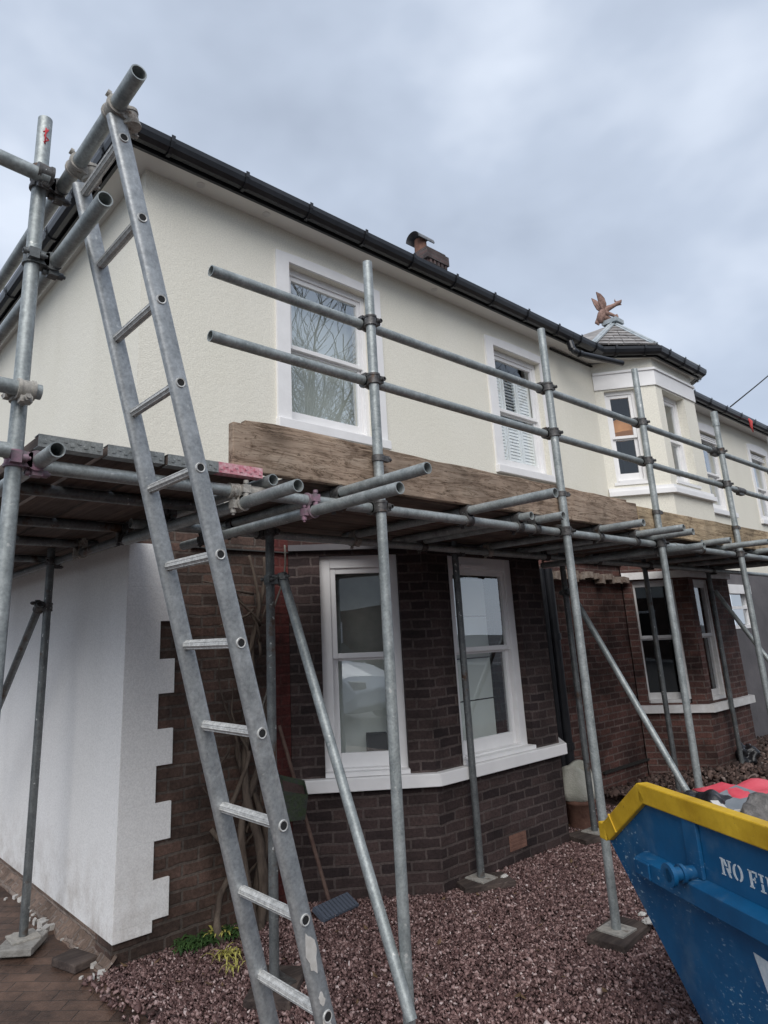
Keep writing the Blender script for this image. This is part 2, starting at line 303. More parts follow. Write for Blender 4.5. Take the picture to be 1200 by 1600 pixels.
    t.links.new(nd.outputs[0], bm.inputs['Height']); t.links.new(bm.outputs[0], p.inputs['Normal'])
SKIP_B = mat('blue_steel_paint', (.01, .10, .22), .42, spec=.5, build=skip_b)
def skip_y(t, p, mp):
    n1 = nn(t, 'ShaderNodeTexNoise', Scale=6.0, Detail=8.0, Roughness=0.65); t.links.new(mp.outputs[0], n1.inputs['Vector'])
    r = t.nodes.new('ShaderNodeValToRGB'); r.color_ramp.elements[0].position = .33; r.color_ramp.elements[1].position = .7
    r.color_ramp.elements[0].color = (.46, .27, .010, 1); r.color_ramp.elements[1].color = (.72, .46, .03, 1)
    t.links.new(n1.outputs[0], r.inputs[0])
    n9 = nn(t, 'ShaderNodeTexNoise', Scale=28.0, Detail=8.0, Roughness=.75); t.links.new(mp.outputs[0], n9.inputs['Vector'])
    r9 = t.nodes.new('ShaderNodeValToRGB'); r9.color_ramp.elements[0].position = .63; r9.color_ramp.elements[1].position = .68
    t.links.new(n9.outputs[0], r9.inputs[0]); mx9 = t.nodes.new('ShaderNodeMixRGB'); mx9.inputs[2].default_value = (.17, .075, .03, 1)
    t.links.new(r9.outputs[0], mx9.inputs[0]); t.links.new(r.outputs[0], mx9.inputs[1]); t.links.new(mx9.outputs[0], p.inputs['Base Color'])
    bm = t.nodes.new('ShaderNodeBump'); bm.inputs['Strength'].default_value = .4; bm.inputs['Distance'].default_value = .01
    t.links.new(n1.outputs[0], bm.inputs['Height']); t.links.new(bm.outputs[0], p.inputs['Normal'])
SKIP_Y = mat('yellow_steel_paint', (.60, .37, .012), .5, spec=.5, build=skip_y)
STENCIL = mat('white_stencil_paint', (.60, .64, .66), .6, col2=(.42, .50, .56), vscale=60)
GLASS_U = glass_mat('upper_window_glass', .30)
GLASS_L = glass_mat('lower_window_glass', .15)
GLASS_O = glass_mat('oriel_window_glass', .03)
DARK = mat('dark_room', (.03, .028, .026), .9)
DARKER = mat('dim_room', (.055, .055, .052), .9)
BLIND = mat('pale_blind', (.66, .72, .68), .8, col2=(.72, .78, .73), vscale=2)
NET = mat('grey_green_blind', (.22, .235, .215), .9, col2=(.28, .30, .275), vscale=6)
SHUT = mat('shutter_paint', (.80, .83, .81), .5)
ORANGE = mat('orange_lampshade', (.50, .27, .11), .8, col2=(.40, .20, .08), vscale=6, emit=((1.0, .42, .12), .11))
TERRA = mat('terracotta', (.13, .068, .052), .85, col2=(.215, .115, .085), vscale=12, bump=.4)
STONE_D = mat('dragon_terracotta', (.17, .105, .085), .85, col2=(.36, .23, .19), vscale=22, bump=.6)
CHIM = brick_mat('sooty_brick', (.07, .055, .055), (.13, .085, .08), (.10, .09, .085), .5)
ASPH = mat('asphalt', (.05, .05, .052), .85, col2=(.075, .074, .075), vscale=25, bump=.5, bscale=150)
SOIL = mat('dark_soil', (.045, .028, .026), .9, col2=(.085, .055, .05), vscale=12, bump=.8, bscale=50)
BAGW = mat('woven_white_sack', (.42, .42, .36), .8, col2=(.54, .53, .47), vscale=8, bump=.5, bscale=90)
BAGB = mat('black_plastic_sack', (.012, .012, .014), .35, spec=.5, bump=.8, bscale=14)
REDF = mat('red_tarpaulin', (.62, .055, .085), .5, col2=(.72, .13, .16), vscale=5, bump=.3, bscale=20)
GREYB = mat('grey_board', (.16, .18, .20), .8, col2=(.23, .25, .27), vscale=10)
FUR = mat('dirty_carpet', (.09, .085, .08), .95, col2=(.20, .185, .175), vscale=20, bump=1, bscale=80)
PALE = mat('pale_rubble', (.45, .43, .40), .9, col2=(.60, .58, .55), vscale=20)
RUBM = mat('broken_masonry', (.14, .10, .08), .9, col2=(.30, .25, .21), vscale=18, bump=.8)
SLABM = mat('grey_concrete', (.20, .19, .175), .85, col2=(.34, .33, .31), vscale=14, bump=.6)
GREEN = mat('mossy_metal', (.045, .048, .045), .8, col2=(.040, .060, .026), vscale=26, bump=.6)
HANDLE = mat('wooden_handle', (.095, .055, .045), .7, col2=(.15, .10, .08), vscale=20)
BRUSH = mat('slate_blue_bristle', (.085, .10, .13), .8)
LEAFG = mat('green_leaf', (.018, .045, .014), .6, col2=(.06, .115, .03), vscale=30)
LEAFY = mat('yellow_leaf', (.27, .25, .05), .6, col2=(.50, .46, .14), vscale=30)
DEADL = mat('dead_leaf', (.09, .055, .03), .8, col2=(.17, .11, .06), vscale=30)
REDTAPE = mat('red_tape', (.60, .09, .09), .5)
PAINTRED = mat('red_spray', (.55, .05, .06), .6)
CARW = mat('white_car_paint', (.75, .77, .80), .25, spec=.6)
RUBBER = mat('rubber', (.02, .02, .02), .8)
CREAM2 = mat('pale_house_render', (.62, .62, .58), .9)

# ------------------------------------------------------------------ mesh helpers
def basis(d):
    d = Vector(d).normalized()
    a = Vector((0, 0, 1)) if abs(d.z) < .9 else Vector((1, 0, 0))
    x = a.cross(d).normalized(); y = d.cross(x)
    return x, y, d
class FR:                                  # wall frame: u along the wall, d outward, z up
    def __init__(s, o, e):
        s.o = Vector(o); s.e = Vector((e[0], e[1], 0)).normalized(); s.n = Vector((s.e.y, -s.e.x, 0))
    def p(s, u, d, z): return s.o+s.e*u+s.n*d+Vector((0, 0, z))
WF = FR((0, 0, 0), (1, 0))                 # the front wall: u = x, d = -y
class MB:
    def __init__(s): s.v = []; s.f = []; s.sm = []; s.mi = []; s.cm = 0
    def add(s, vs, fs, smooth=False):
        b = len(s.v); s.v += [tuple(v) for v in vs]
        for f in fs: s.f.append(tuple(b+i for i in f)); s.sm.append(smooth); s.mi.append(s.cm)
        return s
    def hexa(s, c): return s.add(c, [(0, 3, 2, 1), (4, 5, 6, 7), (0, 1, 5, 4), (1, 2, 6, 5), (2, 3, 7, 6), (3, 0, 4, 7)])
    def box(s, x0, x1, y0, y1, z0, z1):
        x0, x1 = min(x0, x1), max(x0, x1); y0, y1 = min(y0, y1), max(y0, y1)
        return s.hexa([(x0, y0, z0), (x1, y0, z0), (x1, y1, z0), (x0, y1, z0), (x0, y0, z1), (x1, y0, z1), (x1, y1, z1), (x0, y1, z1)])
    def wbox(s, F, u0, u1, d0, d1, z0, z1):   # d1 outward
        P = F.p
        return s.hexa([P(u0, d1, z0), P(u1, d1, z0), P(u1, d0, z0), P(u0, d0, z0), P(u0, d1, z1), P(u1, d1, z1), P(u1, d0, z1), P(u0, d0, z1)])
    def obox(s, c, ax, ay, az, hx, hy, hz):
        c = Vector(c); ax, ay, az = Vector(ax).normalized()*hx, Vector(ay).normalized()*hy, Vector(az).normalized()*hz
        return s.hexa([c-ax-ay-az, c+ax-ay-az, c+ax+ay-az, c-ax+ay-az, c-ax-ay+az, c+ax-ay+az, c+ax+ay+az, c-ax+ay+az])
    def prism(s, pts, vec):                   # polygon (ccw seen against vec) pushed along vec
        n = len(pts); vec = Vector(vec); a = [Vector(p) for p in pts]
        return s.add(a+[p+vec for p in a], [tuple(range(n-1, -1, -1)), tuple(range(n, 2*n))]+[(i, (i+1) % n, n+(i+1) % n, n+i) for i in range(n)])
    def cyl(s, p0, p1, r0, r1=None, n=16, cap=True):
        p0, p1 = Vector(p0), Vector(p1); r1 = r0 if r1 is None else r1
        x, y, d = basis(p1-p0); A = []; B = []
        for i in range(n):
            a = 2*math.pi*i/n; o = x*math.cos(a)+y*math.sin(a); A.append(p0+o*r0); B.append(p1+o*r1)
        s.add(A+B, [(i, (i+1) % n, n+(i+1) % n, n+i) for i in range(n)], True)
        if cap: s.add(A, [tuple(range(n-1, -1, -1))]); s.add(B, [tuple(range(n))])
        return s
    def pipe(s, p0, p1, r, wall=.004, n=24):
        p0, p1 = Vector(p0), Vector(p1); x, y, d = basis(p1-p0); ri = r-wall; O = []; O2 = []; I = []; I2 = []
        for i in range(n):
            a = 2*math.pi*i/n; o = x*math.cos(a)+y*math.sin(a)
            O.append(p0+o*r); O2.append(p1+o*r); I.append(p0+o*ri); I2.append(p1+o*ri)
        q = [(i, (i+1) % n, n+(i+1) % n, n+i) for i in range(n)]; qr = [tuple(reversed(f)) for f in q]
        s.add(O+O2, q, True); s.add(I+I2, qr, True); s.add(O+I, qr); s.add(O2+I2, q)
        return s
    def sweep(s, pts, rs, n=8, cap=True, flat=None):
        pts = [Vector(p) for p in pts]
        if not hasattr(rs, '__len__'): rs = [rs]*len(pts)
        V = []; px = None
        for i, p in enumerate(pts):
            d = (pts[min(i+1, len(pts)-1)]-pts[max(i-1, 0)])
            d = d.normalized() if d.length > 1e-9 else Vector((0, 0, 1))
            if px is None: x, y, _ = basis(d)
            else:
                x = (px-d*px.dot(d)).normalized(); y = d.cross(x)
            px = x
            for k in range(n):
                a = 2*math.pi*k/n; V.append(p+(x*math.cos(a)+y*math.sin(a)*(flat or 1))*rs[i])
        F = []
        for i in range(len(pts)-1):
            for k in range(n): F.append((i*n+k, i*n+(k+1) % n, (i+1)*n+(k+1) % n, (i+1)*n+k))
        if cap: F += [tuple(range(n-1, -1, -1)), tuple(range((len(pts)-1)*n, len(pts)*n))]
        return s.add(V, F, True)
    def wall(s, F, us, zs, solid, th=.22, d=0.0):
        # cell wall without inner faces; solid(u,z) at the cell centre
        nu, nz = len(us)-1, len(zs)-1
        so = lambda i, j: 0 <= i < nu and 0 <= j < nz and solid((us[i]+us[i+1])/2, (zs[j]+zs[j+1])/2)
        P = F.p
        for i in range(nu):
            for j in range(nz):
                if not so(i, j): continue
                a, b, c, e = us[i], us[i+1], zs[j], zs[j+1]
                s.add([P(a, d, c), P(b, d, c), P(b, d, e), P(a, d, e)], [(0, 1, 2, 3)])
                s.add([P(a, d-th, c), P(b, d-th, c), P(b, d-th, e), P(a, d-th, e)], [(3, 2, 1, 0)])
                if not so(i-1, j): s.add([P(a, d, c), P(a, d, e), P(a, d-th, e), P(a, d-th, c)], [(0, 1, 2, 3)])
                if not so(i+1, j): s.add([P(b, d, c), P(b, d-th, c), P(b, d-th, e), P(b, d, e)], [(0, 1, 2, 3)])
                if not so(i, j-1): s.add([P(a, d, c), P(a, d-th, c), P(b, d-th, c), P(b, d, c)], [(0, 1, 2, 3)])
                if not so(i, j+1): s.add([P(a, d, e), P(b, d, e), P(b, d-th, e), P(a, d-th, e)], [(0, 1, 2, 3)])
        return s
    def build(s, name, mats, parent=None, loc=None, label=None, bevel=0):
        me = bpy.data.meshes.new(name)
        o = Vector(loc) if loc is not None else (wloc(parent) if parent else Vector((0, 0, 0)))
        vs = [(v[0]-o.x, v[1]-o.y, v[2]-o.z) for v in s.v]
        me.from_pydata(vs, [], s.f)
        me.polygons.foreach_set('use_smooth', s.sm)
        if not isinstance(mats, (list, tuple)): mats = [mats]
        for mm in mats: me.materials.append(mm)
        me.polygons.foreach_set('material_index', s.mi)
        uv = me.uv_layers.new(name='UVMap')
        me.update()
        dat = []
        for p in me.polygons:
            n = p.normal
            if abs(n.z) > .8: e1 = (1, 0, 0); e2 = (0, 1, 0)
            else:
                h = math.hypot(n.x, n.y); e1 = (-n.y/h, n.x/h, 0); e2 = (0, 0, 1)
            for vi in p.vertices:
                v = s.v[vi]; dat += [v[0]*e1[0]+v[1]*e1[1], v[0]*e2[0]+v[1]*e2[1]+v[2]*e2[2]]
        uv.data.foreach_set('uv', dat)
        ob = bpy.data.objects.new(name, me); COL.objects.link(ob)
        if parent:
            ob.parent = parent; ob.location = (o-wloc(parent))
        else: ob.location = o
        if label: ob['label'] = label
        if bevel:
            b = ob.modifiers.new('bevel', 'BEVEL'); b.width = bevel; b.segments = 2; b.limit_method = 'ANGLE'
        return ob
def wloc(o):
    v = Vector((0, 0, 0))
    while o: v += o.location; o = o.parent
    return v
def tag(o, label=None, cat=None, group=None, kind=None):
    if label: o['label'] = label
    if cat: o['category'] = cat
    if group: o['group'] = group
    if kind: o['kind'] = kind
    return o
def thing(name, label, cat, loc=(0, 0, 0), group=None):
    o = bpy.data.objects.new(name, None); COL.objects.link(o); o.location = loc; o.empty_display_size = .1
    return tag(o, label, cat, group)

# ------------------------------------------------------------------ ground
def sheet(name, pts, z, m, kind='structure'):
    mb = MB(); mb.add([(x, y, z) for x, y in pts], [tuple(range(len(pts)))]); return tag(mb.build(name, m), kind=kind)
sheet('ground', [(-400, -400), (400, -400), (400, 400), (-400, 400)], -.02, ASPH)
def pave(t, p, mp):
    uv = nn(t, 'ShaderNodeUVMap'); uv.uv_map = 'UVMap'
    mm = nn(t, 'ShaderNodeMapping'); mm.inputs['Rotation'].default_value = (0, 0, .78); t.links.new(uv.outputs[0], mm.inputs[0])
    nz = nn(t, 'ShaderNodeTexNoise', Scale=7.0, Detail=3.0); t.links.new(uv.outputs[0], nz.inputs['Vector'])
    ad = t.nodes.new('ShaderNodeMixRGB'); ad.blend_type = 'LINEAR_LIGHT'; ad.inputs[0].default_value = 0.012
    t.links.new(mm.outputs[0], ad.inputs[1]); t.links.new(nz.outputs['Color'], ad.inputs[2])
    br = nn(t, 'ShaderNodeTexBrick'); br.inputs['Scale'].default_value = 1.0; br.inputs['Brick Width'].default_value = .18; br.inputs['Row Height'].default_value = .09
    br.inputs['Mortar Size'].default_value = .004; br.inputs['Mortar Smooth'].default_value = .6
    br.inputs['Color1'].default_value = (.075, .050, .040, 1); br.inputs['Color2'].default_value = (.125, .082, .064, 1); br.inputs['Mortar'].default_value = (.055, .042, .036, 1)
    t.links.new(ad.outputs[0], br.inputs['Vector'])
    n2 = nn(t, 'ShaderNodeTexNoise', Scale=3.2, Detail=9.0, Roughness=.75); t.links.new(uv.outputs[0], n2.inputs['Vector'])
    r = t.nodes.new('ShaderNodeValToRGB'); r.color_ramp.elements[0].color = (.38, .34, .32, 1); r.color_ramp.elements[1].color = (1.6, 1.5, 1.4, 1)
    r.color_ramp.elements[0].position = .36; r.color_ramp.elements[1].position = .66
    t.links.new(n2.outputs[0], r.inputs[0])
    m1 = t.nodes.new('ShaderNodeMixRGB'); m1.blend_type = 'MULTIPLY'; m1.inputs[0].default_value = 1
    t.links.new(br.outputs['Color'], m1.inputs[1]); t.links.new(r.outputs[0], m1.inputs[2]); t.links.new(m1.outputs[0], p.inputs['Base Color'])
    r5 = t.nodes.new('ShaderNodeValToRGB'); r5.color_ramp.elements[0].color = (.28,)*3+(1,); r5.color_ramp.elements[1].color = (.75,)*3+(1,)
    t.links.new(n2.outputs[0], r5.inputs[0]); t.links.new(r5.outputs[0], p.inputs['Roughness'])
    ng = nn(t, 'ShaderNodeTexNoise', Scale=90.0, Detail=4.0); t.links.new(uv.outputs[0], ng.inputs['Vector'])
    mt = nn(t, 'ShaderNodeMath'); mt.operation = 'MULTIPLY_ADD'; mt.inputs[1].default_value = -1.0
    t.links.new(br.outputs['Fac'], mt.inputs[0]); t.links.new(ng.outputs[0], mt.inputs[2])
    bm = t.nodes.new('ShaderNodeBump'); bm.inputs['Strength'].default_value = .5; bm.inputs['Distance'].default_value = .006
    t.links.new(mt.outputs[0], bm.inputs['Height']); t.links.new(bm.outputs[0], p.inputs['Normal'])
PAVE = mat('brown_block_paving', (.12, .075, .06), .6, build=pave)
sheet('path', [(-2.6, -5.2), (-.03, -5.2), (-.06, -.7), (-.02, .6), (-.02, 12), (-2.6, 12)], -.012, PAVE)
sheet('gravel_bed', [(-.06, -.7), (-.03, -5.2), (16, -5.2), (16, .1), (-.02, .1)], -.008, SOIL)

def attr_mat(name, stops, rough=.8):
    def bf(t, p, mp):
        a = t.nodes.new('ShaderNodeAttribute'); a.attribute_name = 'tone'
        r = t.nodes.new('ShaderNodeValToRGB'); els = r.color_ramp.elements
        els[0].position = stops[0][0]; els[0].color = (*stops[0][1], 1); els[1].position = stops[-1][0]; els[1].color = (*stops[-1][1], 1)
        for s_ in stops[1:-1]: e_ = els.new(s_[0]); e_.color = (*s_[1], 1)
        t.links.new(a.outputs['Fac'], r.inputs[0])
        n = nn(t, 'ShaderNodeTexNoise', Scale=130.0, Detail=3.0); t.links.new(mp.outputs[0], n.inputs['Vector'])
        r3 = t.nodes.new('ShaderNodeValToRGB'); r3.color_ramp.elements[0].color = (.7,)*3+(1,); r3.color_ramp.elements[1].color = (1.25,)*3+(1,)
        t.links.new(n.outputs[0], r3.inputs[0])
        m1 = t.nodes.new('ShaderNodeMixRGB'); m1.blend_type = 'MULTIPLY'; m1.inputs[0].default_value = 1
        t.links.new(r.outputs[0], m1.inputs[1]); t.links.new(r3.outputs[0], m1.inputs[2]); t.links.new(m1.outputs[0], p.inputs['Base Color'])
    return mat(name, stops[0][1], rough, build=bf)
GRAV = attr_mat('plum_slate_chippings', [(0, (.046, .025, .024)), (.40, (.135, .076, .071)), (.68, (.27, .172, .160)), (.88, (.40, .29, .275)), (1, (.68, .58, .56))], .6)
RUBB = attr_mat('brown_rubble', [(0, (.04, .028, .025)), (.5, (.11, .072, .06)), (.85, (.20, .14, .12)), (1, (.38, .33, .30))], .85)
def stones(name, pts, size, m, label, seed=1, height=None, cat='gravel'):
    rng = np.random.default_rng(seed); n = len(pts)
    base = np.array([(x, y, z) for x in (-1, 1) for y in (-1, 1) for z in (-1, 1)], float)*.5
    v = np.repeat(base[None], n, 0)+rng.uniform(-.28, .28, (n, 8, 3))
    sc = np.stack([rng.uniform(.75, 1.5, n), rng.uniform(.6, 1.0, n), rng.uniform(.35, .75, n)], 1)*(size*rng.lognormal(0, .28, n))[:, None]
    v *= sc[:, None, :]
    q = rng.normal(size=(n, 4)); q[:, 1:3] *= .55; q /= np.linalg.norm(q, axis=1)[:, None]
    w_, x, y, z = q.T
    Rm = np.stack([np.stack([1-2*(y*y+z*z), 2*(x*y-z*w_), 2*(x*z+y*w_)], 1), np.stack([2*(x*y+z*w_), 1-2*(x*x+z*z), 2*(y*z-x*w_)], 1), np.stack([2*(x*z-y*w_), 2*(y*z+x*w_), 1-2*(x*x+y*y)], 1)], 1)
    v = np.einsum('nij,nkj->nki', Rm, v)
    zz = rng.uniform(0, size*.55, n) if height is None else height+rng.uniform(0, size*.4, n)
    v += np.concatenate([pts, zz[:, None]], 1)[:, None, :]
    f = np.array([(0, 1, 3, 2), (4, 6, 7, 5), (0, 4, 5, 1), (2, 3, 7, 6), (0, 2, 6, 4), (1, 5, 7, 3)])
    F = (f[None]+8*np.arange(n)[:, None, None]).reshape(-1)
    me = bpy.data.meshes.new(name); me.vertices.add(8*n); me.vertices.foreach_set('co', v.reshape(-1).astype(np.float32))
    me.loops.add(24*n); me.loops.foreach_set('vertex_index', F.astype(np.int32))
    me.polygons.add(6*n); me.polygons.foreach_set('loop_start', np.arange(0, 24*n, 4, dtype=np.int32)); me.polygons.foreach_set('loop_total', np.full(6*n, 4, np.int32))
    me.update(calc_edges=True); me.validate()
    at = me.attributes.new('tone', 'FLOAT', 'POINT'); at.data.foreach_set('value', np.repeat(rng.beta(1.25, 1.75, n), 8).astype(np.float32))
    me.materials.append(m)
    o = bpy.data.objects.new(name, me); COL.objects.link(o)
    return tag(o, label, cat, kind='stuff')
rng = np.random.default_rng(3)
def scatter(n, x0, x1, y0, y1):
    return np.stack([rng.uniform(x0, x1, n), rng.uniform(y0, y1, n)], 1)
def in_bay(p):                             # footprint of the first bay (left cant, front, right cant)
    x, y = p[:, 0], p[:, 1]
    return (y > -.57) & (x > 1.2+(-y)*1.28) & (x < 3.42+(.57+y)*1.1) & (y < .1)
P1 = scatter(118000, -.08, 4.6, -2.9, -.005)
edge = -.055+.035*np.sin(P1[:, 1]*9)+.03*np.sin(P1[:, 1]*23+1)
P1 = P1[(P1[:, 0] > edge) & ~in_bay(P1)]
stones('gravel', P1, .0106, GRAV, 'plum and pink slate chippings covering the front garden', 5)
P2 = scatter(15000, 4.6, 12, -3.2, -.02)
bay2 = (P2[:, 1] > -.57) & (P2[:, 0] > 5.93-P2[:, 1]*.75) & (P2[:, 0] < 7.5+(.57+P2[:, 1])*.8)
P2 = P2[~bay2]
hh = .10*np.exp(-((P2[:, 1]+.55)/.5)**2)*(.4+.6*np.sin(P2[:, 0]*1.7)**2)
stones('rubble', P2, .032, RUBB, 'brown rubble and earth heaped below the second bay', 8, hh, 'rubble')
P3 = scatter(520, -.16, .06, -1.4, .0); P3 = P3[(P3[:, 0] < .03)]
stones('scattered_chippings', P3, .013, GRAV, 'loose chippings spilled over the edge of the brown path', 9)

# ------------------------------------------------------------------ windows
def sash(parent, F, u0, u1, z0, z1, zm, fw=.045, rec=.06, glass=GLASS_U, room=DARK, sillext=0, surround=0, name='window', head=0, top_off=0, paint=None, meet=.05, roomd=.9, bot=.09, label=None, sw=.038):
    paint = paint or PIT
    f = MB()
    # outer box frame set back into the opening
    f.wbox(F, u0, u0+fw, -rec-.07, -rec, z0, z1); f.wbox(F, u1-fw, u1, -rec-.07, -rec, z0, z1)
    f.wbox(F, u0+fw, u1-fw, -rec-.07, -rec, z1-fw-.012, z1); f.wbox(F, u0+fw, u1-fw, -rec-.07, -rec+.012, z0, z0+.035)
    a, b = u0+fw, u1-fw; lo, hi = z0+.035, z1-fw-.012
    # upper sash in front, lower sash behind
    for (za, zb, dd, bt, tp) in ((zm, hi, -rec-.012, meet*.7, .04), (lo, zm+.018, -rec-.040, bot, meet*.7)):
        f.wbox(F, a, a+sw, dd-.032, dd, za, zb); f.wbox(F, b-sw, b, dd-.032, dd, za, zb)
        f.wbox(F, a+sw, b-sw, dd-.032, dd-.002, za, za+bt); f.wbox(F, a+sw, b-sw, dd-.032, dd-.002, zb-tp, zb)
    W = f.build(name, paint, parent, bevel=.003, label=label)
    for (za, zb, dd, bt, tp) in ((zm, hi, -rec-.030, meet*.7, .04), (lo, zm+.018, -rec-.058, bot, meet*.7)):
        g = MB(); P = F.p
        g.add([P(a+sw, dd, za+bt), P(b-sw, dd, za+bt), P(b-sw, dd, zb-tp), P(a+sw, dd, zb-tp)], [(0, 1, 2, 3)])
        g.build('pane', glass, W)
    if room is None: return W
    r = MB()
    P = F.p; i0, i1, k0, k1 = u0-.25, u1+.25, z0-.25, z1+.12; d0, d1 = -rec-.16, -rec-.16-roomd
    r.add([P(i0, d1, k0), P(i1, d1, k0), P(i1, d1, k1), P(i0, d1, k1)], [(0, 1, 2, 3)])
    r.add([P(i0, d0, k0), P(i0, d1, k0), P(i0, d1, k1), P(i0, d0, k1)], [(0, 1, 2, 3)])
    r.add([P(i1, d0, k0), P(i1, d1, k0), P(i1, d1, k1), P(i1, d0, k1)], [(3, 2, 1, 0)])
    r.add([P(i0, d0, k0), P(i1, d0, k0), P(i1, d1, k0), P(i0, d1, k0)], [(0, 1, 2, 3)])
    r.add([P(i0, d0, k1), P(i1, d0, k1), P(i1, d1, k1), P(i0, d1, k1)], [(3, 2, 1, 0)])
    r.build('room_lining', room, W)
    return W
def surround(W, F, u0, u1, z0, z1, sw=.13, st=.15, arch=.05, proud=.02, sill=True, paint=None):
    m_ = MB(); paint = paint or PIT
    m_.wbox(F, u0-sw, u0, -.0, proud, z0, z1); m_.wbox(F, u1, u1+sw, -.0, proud, z0, z1)
    # shallow arched head
    n = 10; P = F.p; top = []; bot = []
    for i in range(n+1):
        u = u0-sw+(u1-u0+2*sw)*i/n; k = 1-(2*i/n-1)**2
        top.append((u, z1+st-.02+arch*.35*k)); 
    for i in range(n+1):
        u = u0-sw+(u1-u0+2*sw)*i/n; bot.append((u, z1))
    for i in range(n):
        (ua, ta), (ub, tb) = top[i], top[i+1]
        m_.hexa([P(ua, proud, z1), P(ub, proud, z1), P(ub, 0, z1), P(ua, 0, z1), P(ua, proud, ta), P(ub, proud, tb), P(ub, 0, tb), P(ua, 0, ta)])
    o = m_.build('surround', paint, W)
    if sill:
        s_ = MB(); s_.wbox(F, u0-sw-.01, u1+sw+.01, -.055, proud+.028, z0-.075, z0); s_.build('sill', paint, W, bevel=.004)
    return o

# ------------------------------------------------------------------ house one
ZS = 4.82
H1 = thing('end_house', 'cream rendered end house with dark brick bay behind the nearest scaffold poles', 'house', (0, 0, 0))
X12 = 4.42
ops1 = [(1.21, 2.09, 3.19, 4.53), (3.86, 4.31+.42, 3.20, 4.53)]   # upper openings
w2 = (3.86, 4.73, 3.20, 4.53); w1 = (1.21, 2.09, 3.19, 4.53)
def solid1(u, z): return not any(a < u < b and c < z < d_ for a, b, c, d_ in (w1, w2))
mb = MB(); mb.wall(WF, [0, w1[0], w1[1], w2[0], w2[1], 5.06], [2.37, 3.19, 3.20, 4.53, ZS], lambda u, z: not ((w1[0] < u < w1[1] and 3.19 < z < 4.53) or (w2[0] < u < w2[1] and 3.2 < z < 4.53)), th=.24)
# side wall above and below (plane x = 0), plinth set back
mb.box(0.0, .24, .241, 11.0, .108, ZS)
mb.build('rendered_wall', CREAM, H1)
# white lower render: side skin and toothed return
mb = MB(); mb.box(-.004, 0.0, -.004, 11.0, .108, 2.2)
Z = .108; wide = True
zl = [.108, .165, .355, .548, .74, .935, 1.13, 1.325, 1.52, 1.74, 1.94, 2.2]
wd = [.215, .31, .212, .31, .212, .31, .212, .31, .212, .31, .212]
for i in range(len(wd)):
    mb.box(0.0, wd[i], -.004, .016, zl[i], zl[i+1])
mb.build('corner_render', WHITE_R, H1, bevel=.003, label='smooth white render with stepped edge at the corner')
mb = MB(); mb.box(.02, .26, .02, 11.0, -.05, .105); mb.build('plinth', BR_PLINTH, H1)
mb = MB(); n = 120; V = []
for i in range(n+1):
    y = -.02+i*.05; q = noise.noise(Vector((0, y*7, 0))); q2 = noise.noise(Vector((3, y*13, 1)))
    V += [(-.055+.03*q, y, -.014), (-.03+.02*q2, y, .012+.01*q), (.0+.008*q, y, .035+.02*q2), (.021, y, .06+.02*q)]
mb.add(V, [(4*i+k, 4*i+k+1, 4*i+5+k, 4*i+4+k)[::-1] for i in range(n) for k in range(3)]); mb.build('plinth_mortar', BR_PLINTH, H1)
# front lower brick
mb = MB(); mb.wall(FR((0, .012, 0), (1, 0)), [.0, 1.0], [-.05, 2.37], lambda u, z: True, th=.22); mb.build('brick_wall', BR_BROWN, H1, label='brown brick wall left of the bay')
mb = MB(); mb.wall(FR((0, .004, 0), (1, 0)), [1.0, 1.165], [-.05, 2.37], lambda u, z: True, th=.22); mb.build('brick_pier', BR_STRIP, H1, label='narrow red painted brick strip')
mb = MB(); mb.wall(FR((0, .012, 0), (1, 0)), [3.40, X12], [-.05, 2.37], lambda u, z: True, th=.22); mb.wall(FR((0, .012, 0), (1, 0)), [1.165, 3.40], [2.2, 2.37], lambda u, z: True, th=.22); mb.build('brick_wall', BR_RED, H1)
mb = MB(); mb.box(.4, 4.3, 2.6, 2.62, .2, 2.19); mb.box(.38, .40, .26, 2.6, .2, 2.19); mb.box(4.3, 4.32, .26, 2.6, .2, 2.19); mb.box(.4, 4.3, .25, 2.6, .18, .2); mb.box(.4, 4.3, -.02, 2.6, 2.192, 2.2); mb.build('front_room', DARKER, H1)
# upper windows
W = sash(H1, WF, *w1[:2], w1[2], w1[3], 3.83, glass=GLASS_U, room=BLIND, roomd=.06, label='left upper sash window'); surround(W, WF, w1[0], w1[1], w1[2], w1[3], sw=.125, st=.09)
W = sash(H1, WF, w2[0], w2[1], w2[2], w2[3], 3.84, glass=GLASS_O, room=DARKER, label='upper sash window with slatted shutters'); surround(W, WF, w2[0], w2[1], w2[2], w2[3], sw=.13, st=.10)
sh = MB(); dsh = -.135
for k in range(3):
    a = w2[0]+.05+k*.258; b = a+.25
    for (za, zb) in ((3.27, 3.80), (3.86, 4.34)):
        sh.wbox(WF, a, a+.035, dsh-.025, dsh, za, zb); sh.wbox(WF, b-.035, b, dsh-.025, dsh, za, zb)
        sh.wbox(WF, a+.035, b-.035, dsh-.025, dsh, za, za+.04); sh.wbox(WF, a+.035, b-.035, dsh-.025, dsh, zb-.04, zb)
        z = za+.055; tilt = .35 if (k == 1 and za > 3.8) else 1.0
        while z < zb-.05:
            P = WF.p; hz = .019*tilt; hd = .019*(1.15-tilt)
            sh.hexa([P(a+.036, dsh-.012+hd, z-hz), P(b-.036, dsh-.012+hd, z-hz), P(b-.036, dsh-.016-hd, z+hz-.004), P(a+.036, dsh-.016-hd, z+hz-.004),
                     P(a+.036, dsh-.008+hd, z-hz+.004), P(b-.036, dsh-.008+hd, z-hz+.004), P(b-.036, dsh-.012-hd, z+hz), P(a+.036, dsh-.012-hd, z+hz)])
            z += .036
sh.build('shutter', SHUT, W)
